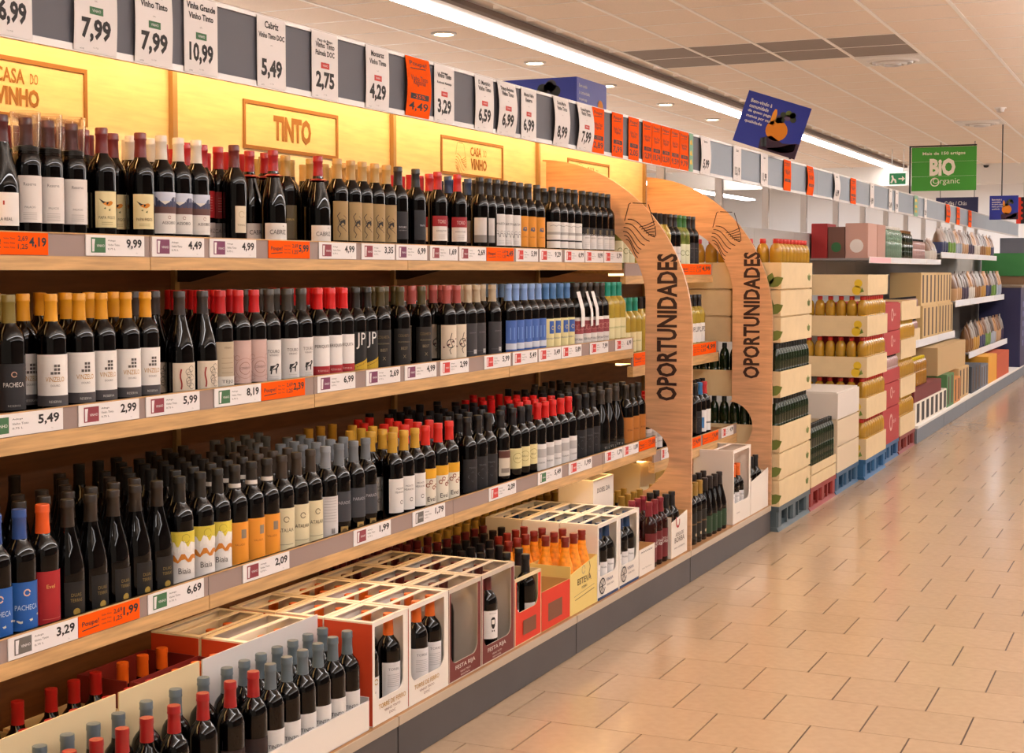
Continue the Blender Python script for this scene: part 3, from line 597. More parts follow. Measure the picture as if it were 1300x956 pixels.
# name: (shape, cap colour, glass, label spec, description)
T = {
 'burgw': ('burg', '#4a1418', M_glass, [(.035, .115, 62, '#efe9e4', [('t', 'VILA REAL', .012, .008, K, .04), ('r', -.002, .002, .05, .06, '#b03a30')], 0)], 'slope-shouldered bottle with big white label'),
 'cup': ('bord', '#5a1a1c', M_glass, [(.035, .150, 58, '#e6ded8', [('t', 'Reserva', .09, .008, '#777070', .03), ('t', 'PALACIO', .035, .005, '#777070', .026)] + lines(4, .008, .005, .034, '#b5aaa4'), 15)], 'white-labelled bottle wearing a clear plastic cup'),
 'bird': ('bord', '#6b1f22', M_glass, [(.030, .125, 48, '#e6d7a4', BIRD + [('t', 'PAPA FIGOS', .022, .008, '#5a4a3a', .045)] + lines(2, .008, .005, .03, '#a89868'), 12)], 'maroon-capped bottle with cream bird label'),
 'mtn': ('bord', '#d6cfc2', M_glass, [(.020, .135, 62, '#e9e3dc', [('r', -.06, .06, .090, .115, '#cfd5e6'), ('r', -.06, .06, .056, .078, '#63403a')] + [('p', [(-.039 + .013 * q, .074), (-.026 + .013 * q, .074), (-.026 + .013 * q, .092 + .012 * math.sin(1.3 * (q + 1) + 2)), (-.039 + .013 * q, .092 + .012 * math.sin(1.3 * q + 2))], '#3c4260') for q in range(6)] + [('t', 'ASSOBIO', .026, .008, K, .042), ('s', circ(0, .045, .004), '#8a4a40', .0012)], 18)], 'white-capped bottle with mountain picture label'),
 'redneck': ('bord', '#a8141c', M_glass, [(.02, .07, 60, '#b9aea8', [('t', 'CABRIZ', .02, .012, '#55504c', .05)], 0), (.075, .155, 45, '#a01018', lines(6, .02, .008, .03, '#d98a80'), 0)], 'red-capped bottle with hanging red leaflet'),
 'narrow': ('bord', '#5f1a1e', M_glass, [(.030, .110, 30, '#d9cbb2', [('t', 'TERRAS', .02, .006, '#7a6a50', .028), ('s', circ(0, .055, .009), '#a8946a', .0012)], 28)], 'maroon-capped bottle with narrow cream label'),
 'cabriz': ('burg', '#9c1620', M_glass, [(.022, .075, 62, '#e4dfda', [('t', 'CABRIZ', .018, .014, '#4a4542', .055), ('r', .015, .018, .042, .045, K)], 18)], 'red-capped slope-shouldered bottle with white label'),
 'golddk': ('bord', '#a98a4e', M_glass, [(.02, .13, 55, '#4c4023', [('t', 'RESERVA', .06, .007, '#b79a50', .04)], 0)], 'gold-capped bottle with dark olive label'),
 'kraft': ('bord', '#b4935a', M_glass, [(.018, .150, 48, '#a5895a', DRAW, 18)], 'gold-capped bottle with tall kraft sketch label'),
 'blkp': ('bord', '#2a2226', M_glass, [(.03, .13, 50, '#15131a', [('t', 'DOURO', .04, .007, '#c9c5c9', .03), ('t', 'RESERVA', .03, .004, '#908c90', .03)], 15)], 'black-capped bottle with black lettered label'),
 'navy': ('bord', '#22242c', M_glass, [(.03, .14, 50, '#12141c', [('t', 'TINTO', .05, .006, '#b9b9c4', .025)], 30)], 'black-capped bottle with dark navy label'),
 'redwh': ('bord', '#b02026', M_glass, [(.030, .125, 58, '#e8e2de', [('r', -.05, .05, .055, .095, '#9c1f2c'), ('t', 'TORO', .066, .014, '#e8c9c4', .035), ('t', 'BODEGAS MURIEL', .035, .006, '#55504c', .045)] + lines(3, .010, .006, .03, '#b5aaa4'), 0)], 'red-capped bottle with red and white label'),
 'bluecap': ('bord', '#1f3a63', M_glass, [(.03, .12, 50, '#b9b5b4', [('t', 'SYRAH', .04, .007, K, .03)], 10)], 'blue-capped bottle with pale grey label'),
 'blk2': ('bord', '#17161a', M_glass, [(.03, .13, 42, '#d4d0ce', [('r', -.05, .05, 0, .03, '#8a8684')], -40)], 'black-capped bottle with turned grey label'),
 'wide': ('bord', '#1a181c', M_glass, [(.020, .150, 66, '#e2dedb', HORSE + [('t', 'MARTIM', .085, .010, '#555', .045)] + lines(3, .008, .006, .03, '#b5b0ae'), 5)] if False else [(.020, .150, 66, '#e2dedb', HORSE + [('t', 'MARTIM', .085, .010, '#555555', .045)] + lines(3, .008, .006, .03, '#b5b0ae'), 5)], 'black-capped bottle with wide white engraving label'),
 'orange': ('bord', '#1c1a1c', M_glass, [(.018, .150, 52, '#e0901c', [('p', [(-.012, .07), (-.008, .084), (.008, .086), (.013, .072), (.006, .066)], '#5d5a68'), ('t', 'DOURO', .04, .006, '#8a4a10', .025)], 8)], 'black-capped bottle with bright orange label'),
 'band': ('bord', '#141316', M_glass, [(.018, .135, 70, '#e6e2de', [('s', [(-.03, .098), (-.015, .103), (0, .098), (.015, .104), (.03, .1)], '#8a8684', .002), ('r', -.05, .05, .060, .072, '#b0aba8'), ('r', -.05, .05, .030, .037, '#1f1c1c')], 0)], 'black-capped bottle with banded white label'),
 'half': ('bord', '#151417', M_glass, [(.018, .090, 62, '#e3dfdc', [('t', 'RESERVA', .05, .006, '#777070', .03)] + lines(3, .012, .008, .03, '#b5b0ae'), 10), (.092, .13, 62, '#1d1a1c', [('r', -.006, .006, .005, .03, '#6b5f45')], 10)], 'black-capped bottle with half-height white label'),
 'pachk': ('bord', '#7a6a2e', M_glass, [(.020, .130, 60, '#1c1b20', [('t', 'PACHECA', .055, .011, '#d8d4d0', .05), ('s', circ(0, .085, .006), '#d0a088', .002), ('t', 'RESERVA', .008, .005, '#9a9690', .03)], 15)], 'gold-capped bottle with black crest label'),
 'vinz': ('bord', '#d9971e', M_glass, [(.018, .145, 75, '#ece7e2', [('r', -.06, .06, 0, .026, '#4a4648'), ('t', 'RESERVA', .008, .006, '#c9c5c0', .03), ('t', 'VINZELO', .060, .012, '#b8862f', .046), ('t', 'DOURO', .048, .005, '#666060', .022)] + [('p', [(x, y), (x + .0065, y), (x + .0065, y + .0065), (x, y + .0065)], '#5d5652') for x, y in ((-.011, .078), (-.003, .078), (.005, .078), (-.003, .087), (.005, .087), (.005, .096), (-.003, .096))], 12)], 'gold-capped bottle with white tile-motif label'),
 'zimb': ('burg', '#332b2a', M_glass, [(.020, .105, 58, '#dccdb8', [('s', [(-.018 + .002 * math.sin(i), .012 + .008 * i) for i in range(8)], '#a02c22', .004)] + [('s', circ(.008 + .006 * math.cos(i * 2), .02 + .008 * i, .008), '#4a4440', .0012) for i in range(7)], 20)], 'slope-shouldered black-capped bottle with cream sketch label'),
 'tejo': ('bord', '#b8141c', M_glass, [(.015, .145, 58, '#b9a88e', [('r', -.05, .05, 0, .03, '#ddd6cc'), ('t', 'TEJO', .008, .012, '#3a3532', .04), ('t', 'VINHO', .11, .006, '#6a5a4a', .025)] + lines(4, .04, .014, .04, '#8a7a64'), 18)], 'red-capped bottle with tan label'),
 'orn': ('bord', '#c01a20', M_glass, [(.018, .145, 66, '#c9aaa2', ORN, 10)], 'red-capped bottle with ornate pink label'),
 'bull': ('bord', '#3a342e', M_glass, [(.015, .140, 58, '#dcd7d3', BULL + [('t', 'TOURO', .085, .010, '#55504c', .04), ('t', 'VINHO', .075, .006, '#55504c', .03)] + lines(2, .006, .006, .03, '#b0aba8'), 22)], 'dark-capped bottle with black bull label'),
 'peri': ('bord', '#d4181c', M_glass, [(.015, .140, 66, '#eae6e3', [('r', -.06, .06, .0, .028, '#a81c22'), ('t', 'PERIQUITA', .085, .012, '#2a2624', .056), ('t', 'tinto', .010, .008, '#e0b0a8', .04)], 8)], 'red-capped bottle with white and red label'),
 'jp': ('bord', '#14120f', M_glass, [(.012, .145, 62, '#0d0c0c', [('t', 'JP', .075, .055, '#e4e0dc', .036), ] + [('p', [(-.036 + .009 * q, .004), (-.027 + .009 * q, .004), (-.027 + .009 * q, .0214 + .0034 * q), (-.036 + .009 * q, .018 + .0034 * q)], '#c9a21e') for q in range(8)] + [('s', [(-.034 + .0085 * q, .008 + .0035 * q) for q in range(9)], '#2a2410', .002)], 8)], 'black-capped bottle with yellow-striped black label'),
 'gtx': ('bord', '#4a4022', M_glass, [(.015, .145, 58, '#171310', [('t', 'COLHEITA', .10, .010, '#7c6440', .045), ('t', 'SELECIONADA', .08, .005, '#8c7c60', .045), ('t', 'BEST', .055, .010, '#8c7c60', .026), ('t', 'X', .025, .012, '#8c7c60', .012)], 8)], 'dark-gold-capped bottle with black gilt-lettered label'),
 'orn2': ('bord', '#a8504c', M_glass, [(.015, .145, 60, '#dccdb8', [('s', circ(0, .06, .016), K, .003), ('s', [(-.03, .045), (-.01, .055), (.01, .068), (.03, .078)], '#5a1f1a', .006), ('s', [(0, .02), (-.006, .035), (.006, .05), (-.004, .075), (.004, .1)], K, .003)], 10)], 'pink-capped bottle with cream flourish label'),
 'dkg': ('bord', '#b8a890', M_glass, [(.015, .145, 62, '#38363a', [('t', 'QUINTA', .09, .006, '#77737a', .03), ('r', -.03, .03, .02, .021, '#77737a'), ('r', .004, .022, .012, .028, '#b9b5b4')], 15)], 'cream-capped bottle with charcoal label'),
 'ltb': ('bord', '#7d9fd6', M_glass, [(.015, .145, 45, '#3f63ae', [('p', [(-.012, .05), (.012, .05), (.012, .1), (-.012, .1)], '#6f93d0'), ('r', -.03, .03, .01, .035, '#c9cfdc')], 18)], 'pale-blue-capped bottle with blue label'),
 'bly': ('bord', '#4a78ae', M_glass, [(.015, .140, 62, '#e0d49a', [('r', -.005, .04, .06, .115, '#2f57a2'), ('s', circ(.015, .085, .008), '#e8d060', .002), ('t', 'VARANDAS', .035, .007, '#3a4a7a', .04)], 5)], 'mid-blue-capped bottle with yellow and blue label'),
 'rib': ('bord', '#2c2622', M_glass, [(.015, .135, 62, '#e0d8d2', [('r', -.05, .05, .045, .105, '#8e3a40'), ('t', 'ESPORAO', .015, .010, '#3a2c2a', .045)] + [('s', circ(x, .075, .012), '#c98a80', .0015) for x in (-.02, 0.0, .02)], 5)], 'dark-capped bottle with red-patterned label'),
 'teal': ('bord', '#1e9480', M_yellow, [(.02, .12, 60, '#e3d9a8', [('t', 'BRANCO', .05, .008, '#7a8a4a', .04)], 5)], 'teal-capped white wine bottle with pale label'),
 'pachb': ('bord', '#2a4a8a', M_glass, [(.018, .130, 62, '#1d5aa8', [('t', 'PACHECA', .048, .012, '#c4d4e8', .055), ('s', circ(0, .088, .007), '#e0b4a0', .003), ('s', [(-.035, .026), (-.015, .020), (.01, .024), (.035, .034)], '#d8cfb8', .005)], 8)], 'bottle with bright blue crest label'),
 'redlab': ('bord', '#e2581c', M_glass, [(.015, .140, 66, '#a51a20', [('t', 'Evel', .085, .009, '#e0b060', .02), ('r', -.02, .03, .012, .0135, '#c96a5a')], 15)], 'orange-capped bottle with plain red label'),
 'dkb': ('burg', '#2b2119', M_glass, [(.02, .11, 40, '#0f0d0d', [('t', 'DUAS', .055, .008, '#8a7440', .026), ('t', 'TERRAS', .042, .008, '#8a7440', .03), ('p', circ(0, .018, .009), '#a88a3a')], 38)], 'dark slope-shouldered bottle with black gilt label'),
 'biaia': ('bord', '#1d1a17', M_glass, [(.010, .150, 72, '#e6e1dc', [('r', -.06, .06, .100, .140, '#d6c23e')] + wavy('#ece8e2', .088, .006, .02) + wavy('#c97a22', .062, .006, .013) + [('t', 'Biaia', .028, .016, '#4a4440', .034), ('s', circ(.004, .122, .011), '#9a8a2a', .0012)], 12)], 'black-capped bottle with yellow landscape label'),
 'orl': ('bord', '#221d19', M_glass, [(.014, .135, 60, '#e8952a', [('r', .004, .022, .075, .10, '#8a7a6a'), ('t', 'VALLADO', .055, .006, '#a04a14', .03), ('r', -.04, .04, 0, .003, '#f0c07a')], 15)], 'white-ringed black-capped bottle with orange label'),
 'ata': ('bord', '#3a2f26', M_glass, [(.012, .140, 66, '#dccfa8', [('t', 'ATALAIA', .058, .011, '#3a342c', .05), ('s', circ(0, .095, .008), '#6a5f4a', .0025), ('r', -.025, .025, .02, .0215, '#8a7f6a')], 12)], 'brown-capped bottle with cream label'),
 'blb': ('bord', '#8a8f96', M_glass, [(.012, .140, 60, '#cfcac8', lines(9, .05, .009, .045, '#9a9592') + barcode(.0, .012), 5)], 'grey-capped bottle showing its pale back label'),
 'par': ('bord', '#6e7379', M_glass, [(.05, .145, 62, '#3a3c42', [('t', 'PARADIS', .055, .010, '#a9a9ae', .048)], 15), (.012, .045, 20, '#a8864a', [('p', circ(0, .018, .009), '#5a4420')], 20)], 'grey-capped bottle with slate label and medal'),
 'wm': ('bord', '#c99a36', M_glass, [(.025, .140, 62, '#e4dfda', [('t', 'MONTE', .078, .007, '#55504c', .03), ('t', 'MEANDRO', .066, .007, '#55504c', .04), ('s', circ(.006, .035, .006), '#55504c', .002)], 18)], 'gold-capped bottle with plain white label'),
 'evel': ('bord', '#d42a22', M_glass, [(.012, .145, 64, '#e8dfcc', [('r', -.06, .06, .098, .133, '#e0a41c'), ('t', 'Evel', .018, .016, '#3a2c20', .034)] + [('s', circ(-.015 + .012 * i, .075 + .012 * math.sin(i * 2), .006), '#8a3a20', .003) for i in range(4)], 10)], 'red-capped bottle with yellow-topped drawing label'),
 'dk': ('bord', '#121114', M_glass, [(.015, .14, 58, '#141318', [('t', 'TINTO', .09, .006, '#6a686e', .03), ('s', [(-.02, .06), (0, .08), (.02, .06), (0, .04), (-.02, .06)], '#55535a', .0016)], 10)], 'black-capped bottle with black diamond label'),
 'pic': ('bord', '#17151a', M_glass, [(.04, .14, 45, '#cfc4b2', [('r', -.03, .03, .07, .098, '#5a3026'), ('r', -.02, .02, .012, .03, '#8a7f74')], 8)], 'black-capped bottle with small picture label'),
 'circl': ('bord', '#15131a', M_glass, [(.055, .135, 60, '#dfd29a', [('s', circ(0, .042, .02), '#8a7a3a', .0016), ('t', 'SELO', .038, .007, '#6a5c2a', .028)], 10)], 'black-capped bottle with cream circle label'),
 'redr': ('bord', '#d11c1c', M_glass, [(.015, .125, 52, '#dedad8', [('r', -.04, .04, .055, .09, '#b3afae'), ('t', 'CARMIM', .03, .007, '#55504c', .035)], 12)], 'red-capped bottle with white block label'),
 'slv': ('burg', '#3a332e', M_glass, [(.02, .06, 60, '#15130f', [('t', 'ST. S', .015, .01, '#b9b5b0', .03)], 10)], 'slope-shouldered dark bottle with white-lettered foot label'),
 'orl2': ('bord', '#2a241f', M_glass, [(.015, .14, 55, '#b06a24', [('t', 'BORBA', .06, .008, '#5a3010', .03)], 5)], 'dark-capped bottle with brown-orange label'),
 # bottles of the deck
 'grey': ('bord', '#5d6b74', M_glass, [(.02, .12, 60, '#d8d4d0', [('t', 'TINTO', .05, .01, K, .04)], 0)], 'slate-grey-capped bottle'),
 'redc': ('bord', '#9c1a1c', M_glass, [(.02, .12, 60, '#2a1a1a', [('t', 'TINTO', .05, .01, '#c9a', .04)] if False else [], 0)], 'red-capped bottle'),
 'orc': ('bord', '#d8641c', M_glass, [(.02, .145, 60, '#d9d6d6', [('t', 'TORRE', .10, .008, '#6a6a70', .04), ('p', circ(-.012, .02, .008), '#4a5570')] + lines(7, .05, .006, .045, '#9a989c') + barcode(.005, .02), 8)], 'orange-capped bottle with pale back label'),
 'gold_lion': ('bord', '#17151a', M_glass, [(.02, .13, 60, '#e0dad4', [('t', 'TINTO', .06, .006, '#77706a', .03), ('s', circ(.014, .095, .008), '#b08a3a', .003)], 8)], 'black-capped bottle with crested white label'),
 'beard': ('bord', '#57181a', M_glass, [(.055, .155, 62, '#e6e0dc', BEARD + [('t', 'FESTA RIJA', .088, .004, '#6a6460', .03)], 12)], 'maroon-capped bottle with bearded-face label'),
 'redbx': ('bord', '#141216', M_glass, [(.035, .115, 45, '#d6d0cc', [('t', 'reserva', .04, .005, '#8a8480', .026)], 18)], 'black-capped bottle with small white label'),
 'esteva': ('burg', '#7a1f14', M_glass, [(.03, .1, 60, '#e0c060', [('t', 'ESTEVA', .035, .010, K, .045)], 5)], 'bottle with flame-orange neck wrap'),
 'wheel': ('bord', '#22406a', M_glass, [(.03, .13, 60, '#e2dedc', [('s', circ(.005, .02, .012), '#2a2a2e', .003), ('t', 'Vinha', .075, .008, K, .03)], 12)], 'navy-capped bottle with wheel label'),
 'borba': ('bord', '#7c1c2a', M_brownglass, [(.015, .15, 66, '#6a1a1e', [('t', 'ADEGA DE', .085, .010, '#d8cfc8', .05), ('t', 'BORBA', .068, .014, '#d8cfc8', .05)], 10)], 'burgundy-capped bottle with wine-red label'),
 'gilt': ('bord', '#9c7a34', M_glass, [(.02, .15, 62, '#17140f', [('s', [(-.03, .01), (.03, .01), (.03, .115), (-.03, .115), (-.03, .01)], '#8a6c3a', .0016), ('t', 'RESERVA', .07, .008, '#a07a4a', .04), ('p', circ(.012, .02, .008), '#b9a88a')], 10)], 'gold-capped bottle with gilt-framed black label'),
 'greenl': ('burg', '#241c1c', M_glass, [(.02, .11, 66, '#1f3d24', [('s', [(-.02, .07), (.02, .075)], '#a8b49a', .002)], 10)], 'slope-shouldered bottle with dark green label'),
 'blr': ('bord', '#2f74ae', M_glass, [(.02, .14, 60, '#e0dcda', [('r', -.04, .0, .02, .08, '#3a78b0')], 12)], 'sky-blue-capped bottle with white label'),
 'rdr': ('bord', '#c01f26', M_glass, [(.02, .14, 60, '#e2dedb', [('r', -.02, .02, .04, .05, '#777777')], 12)], 'scarlet-capped bottle with white label'),
 'pop': ('bord', '#16141a', M_yellow, [(.02, .13, 64, '#e8e4e0', [('t', 'PUPO', .06, .03, K, .055)], 5)], 'black-capped amber wine bottle with big-lettered label'),
 'gww': ('bord', '#2d6a35', mat('pale_green_glass', '#8a9a4a', .08, trans=.4), [(.02, .13, 55, '#dfe0c0', [('s', circ(0, .06, .014), '#6a7a3a', .003)], 5)], 'green-capped pale green wine bottle'),
}
BM, CM, LM = {}, {}, {}
def bottle_meshes(t):
    sh, cap, gl, spec, d = T[t]
    kb = (sh, gl.name)
    if kb not in BM: BM[kb] = MB().lathe(PROF[sh][0], gl, 22).mesh('glass_body')
    kc = (sh, cap)
    if kc not in CM:
        m = mat('capsule_' + cap.lstrip('#'), cap, .38, spec=.5, coat=.15)
        b = MB().lathe(capprof(sh), m, 18)
        if t == 'orl': b.lathe([(.0175, .240), (.0178, .241), (.0170, .252), (.0168, .252)], flat('#d8d2cc'), 18)
        CM[kc if t != 'orl' else ('orl',)] = b.mesh('capsule')
    if t not in LM: LM[t] = label_mesh(sh, spec, 'paper_label')
    return BM[kb], CM[('orl',) if t == 'orl' else kc], LM[t]
COUNT = {}; REG = []
rear = MB(); CUPS = []
RM = {}
def rear_bottle(t, x, y, z):                                                 # hidden rows: joined, low detail
    sh, cap, gl, spec, d = T[t]
    p = PROF[sh][0]; pr = [p[i] for i in (2, 4, 5, 7, 9, 11)] if sh != 'short' else p
    rear.lathe(pr, gl, 10, (x, y, z))
    rear.lathe([(.0168, .24), (.016, .285), (.017, .288), (.0165, .302), (0, .303)], mat('capsule_' + cap.lstrip('#'), cap, .38, spec=.5, coat=.15), 10, (x, y, z))
def bottle(t, x, y, z, rowname, place, rz=None, lean=0):
    bme, cme, lme = bottle_meshes(t)
    o = bpy.data.objects.new('wine_bottle', bme); COL.objects.link(o); o.location = (x, y, z)
    o.rotation_euler = (0, 0, math.radians(random.uniform(-9, 9)) if rz is None else rz)
    c = bpy.data.objects.new('capsule', cme); COL.objects.link(c); c.parent = o
    l = bpy.data.objects.new('paper_label', lme); COL.objects.link(l); l.parent = o
    if t == 'cup':
        cu = MB().lathe([(.0295, .178), (.034, .25), (.0365, .318), (.0352, .3185), (.0328, .25), (.0282, .179)], M_clear, 22).mesh('plastic_cup')
        q = bpy.data.objects.new('plastic_cup', cu); COL.objects.link(q); q.parent = o
    if t == 'cabriz':
        if 'collar' not in RM: RM['collar'] = MB().lathe([(.0185, .226), (.030, .222), (.0305, .2235), (.0185, .229)], mat('collar_red', '#8c141c', .45), 18).mesh('neck_collar')
        q = bpy.data.objects.new('neck_collar', RM['collar']); COL.objects.link(q); q.parent = o
    if t == 'cup':
        if 'cupc' not in RM: RM['cupc'] = MB().lathe([(.0165, .236), (.031, .232), (.031, .222), (.020, .222)], M_black, 18).mesh('cup_collar')
        q = bpy.data.objects.new('cup_collar', RM['cupc']); COL.objects.link(q); q.parent = o
    if t == 'rib' and rowname == 'front row' and sum(1 for q in REG if q[1] == 'rib' and q[2] == rowname) < 3:
        if 'book' not in RM:
            b = MB(); vv = []
            for i in range(7):
                q = i / 6; z_ = .262 - .16 * q; rr = .0172 + .028 * min(1, q * 1.8); vv += [(rr * .98, -.016 - .006 * q, z_), (rr * .98 + .004, .010 - .006 * q, z_ + .003)]
            b.add(vv, [(2 * i, 2 * i + 1, 2 * i + 3, 2 * i + 2) for i in range(6)], flat('#e8e4e0')); b.add([(x - .001, y_, z_) for x, y_, z_ in vv], [(2 * i, 2 * i + 2, 2 * i + 3, 2 * i + 1) for i in range(6)], flat('#d8d4d0')); RM['book'] = b.mesh('neck_booklet')
        q = bpy.data.objects.new('neck_booklet', RM['book']); COL.objects.link(q); q.parent = o
    if t == 'esteva':
        if 'wrap' not in RM: RM['wrap'] = MB().lathe([(.0385, .150), (.0362, .165), (.0292, .192), (.0222, .217), (.0180, .236), (.0164, .262)], mat('flame_orange_paper', '#ea8f1a', .5, noise=.25, nscale=60), 20).mesh('neck_wrap')
        q = bpy.data.objects.new('neck_wrap', RM['wrap']); COL.objects.link(q); q.parent = o
    REG.append((o, t, rowname, place, y))
    return o
def spread(items, lim):                                                      # (y, type) -> no two touch
    items = sorted(items); out = []; last = None
    for y, t in items:
        r = PROF[T[t][0]][1]
        if last is not None: y = max(y, last[0] + last[1] + r + .0034)
        out.append([y, t]); last = (y, r)
    q = lim
    for k in range(len(out) - 1, -1, -1):
        r = PROF[T[out[k][1]][0]][1]
        if out[k][0] + r > q: out[k][0] = q - r
        q = out[k][0] - r - .0034
    return out
def shelf_rows(X, z, yimg, front, place, lim, nrow, nind, rows=None, back=XB + .03, subst=None):
    its = spread([(onx(px, yimg, X - .062)[0], t) for t, L in front for px in L], lim)
    its2 = spread([(y, (subst or {}).get(t, t)) for y, t in its], lim)
    names = ['front row', 'second row', 'third row', 'fourth row', 'fifth row', 'sixth row', 'seventh row']
    for k in range(nrow):
        x = X - .062 - .0835 * k
        if x < back + .04: break
        cur = its if k == 0 else its2
        if k == 1 and rows: cur = spread([(onx(px, yimg, x)[0], t) for t, L in rows for px in L], lim)
        elif k > 1 and rows: cur = spread([(onx(px, yimg, X - .1455)[0], t) for t, L in rows for px in L], lim)
        for y, t in cur:
            if k and t == 'cup': t = 'bird'
            jx, jy = random.uniform(-.003, .0), (0 if k == 0 else random.uniform(-.0005, .0005))
            if k and random.random() < .06 * k: continue
            if k < nind: bottle(t, x + jx, y, z, names[k], place)
            else: rear_bottle(t, x + jx, y + jy, z)
shelf_rows(X1, S1, 260, [('burgw', [4]), ('cup', [24, 60, 93]), ('bird', [131, 180]), ('mtn', [206, 228, 250]), ('narrow', [298]), ('cabriz', [347, 404]), ('kraft', [429, 446, 460, 476, 491]), ('blkp', [506]), ('navy', [528]), ('redwh', [556, 581]), ('blk2', [609, 620]), ('wide', [630, 640, 650]), ('orange', [660, 671, 682]), ('band', [701, 711, 720, 729]), ('half', [739, 748, 757, 765, 773])],
           'upper shelf', 6.885, 4, 2,
           rows=[('bird', [20, 48, 78, 107, 144]), ('mtn', [162, 193]), ('redneck', [237, 258, 274]), ('cabriz', [318, 336]), ('golddk', [363, 377, 391]), ('kraft', [438, 453, 468, 484]), ('redwh', [515, 545, 553]), ('bluecap', [569, 594]), ('blk2', [604, 614]), ('wide', [626, 637, 648]), ('orange', [657, 668]), ('band', [690, 702, 714]), ('half', [730, 742, 752])])
shelf_rows(X2, S2, 430, [('pachk', [12]), ('vinz', [65, 101, 130, 160, 185]), ('zimb', [229, 258]), ('tejo', [280]), ('orn', [303, 323]), ('bull', [342, 365, 383]), ('peri', [404, 419, 433]), ('jp', [449, 463]), ('gtx', [483, 508, 536]), ('orn2', [567, 580]), ('dkg', [594, 604, 625]), ('ltb', [645, 653, 664, 672, 681]), ('bly', [692, 701, 711, 719]), ('rib', [730, 740, 750, 758, 766]), ('teal', [780, 788, 797])],
           'middle shelf', 6.885, 4, 2,
           rows=[('pachk', [0]), ('vinz', [30, 50, 81, 114, 145]), ('zimb', [172, 197]), ('peri', [214]), ('orn', [254, 275]), ('tejo', [292]), ('bull', [312, 330, 346, 362, 378]), ('peri', [394, 408, 422]), ('jp', [436, 450]), ('gtx', [467, 480, 494]), ('orn2', [523, 536, 550, 561, 573]), ('dkg', [587, 600, 612]), ('ltb', [640, 650, 660, 670, 679]), ('bly', [690, 699, 708]), ('rib', [720, 730, 739, 748, 757]), ('teal', [776, 786])])
shelf_rows(X3, S3, 640, [('pachb', [-8, 23]), ('redlab', [50]), ('dkb', [80, 110, 141, 171, 200]), ('biaia', [228, 255, 277]), ('orl', [299, 319, 337]), ('ata', [357, 377, 395]), ('blb', [414]), ('par', [430, 449, 465]), ('wm', [499, 513, 526]), ('evel', [541, 557, 571]), ('dk', [593, 607, 620]), ('pic', [636]), ('circl', [651, 661, 671]), ('redr', [683, 692, 702, 712, 722]), ('dk', [734, 743, 752]), ('slv', [763, 772, 782]), ('orl2', [794, 802, 810])],
           'lower shelf', 6.885, 7, 2, subst={'blb': 'par', 'pic': 'circl', 'redlab': 'dkb', 'pachb': 'dkb'})

# ================================================================== CARTONS AND BOTTLES ON THE BASE DECK
def ring(y0, y1, z0, z1, iy0, iy1, iz0, iz1, rad, fn, t, m, medge, b):
    """flat panel with a round-cornered window (window corners at the bottom are round)"""
    inner = [(iy0, iz1), (iy0, iz0 + rad)] + [(iy0 + rad - rad * math.cos(a), iz0 + rad - rad * math.sin(a)) for a in [PI / 2 * i / 6 for i in range(1, 6)]] + [(iy0 + rad, iz0), (iy1 - rad, iz0)] + \
            [(iy1 - rad + rad * math.sin(a), iz0 + rad - rad * math.cos(a)) for a in [PI / 2 * i / 6 for i in range(1, 6)]] + [(iy1, iz0 + rad), (iy1, iz1)]
    n = len(inner); outer = []
    for i, (y, z) in enumerate(inner):
        if i == 0: outer.append((y0, z1))
        elif i == n - 1: outer.append((y1, z1))
        elif i < 5: outer.append((y0, z0 + (z - z0) * max(0, (4 - i) / 4) if i > 1 else z))
        elif i == 5: outer.append((y0, z0))
        elif i >= n - 6 and i < n - 1: outer.append((y1, z if i == n - 2 else z0 + (z - z0) * max(0, (i - (n - 6)) / 4)))
        else: outer.append((y, z0))
    for off, flip in ((t / 2, False), (-t / 2, True)):
        vv = [fn(y, z, off) for y, z in inner] + [fn(y, z, off) for y, z in outer]
        fs = [(i, n + i, n + i + 1, i + 1) for i in range(n - 1)]
        b.add(vv, [f[::-1] for f in fs] if flip else fs, m)
    b.add([fn(y, z, t / 2) for y, z in inner] + [fn(y, z, -t / 2) for y, z in inner], [(i, i + 1, n + i + 1, n + i) for i in range(n - 1)], medge)
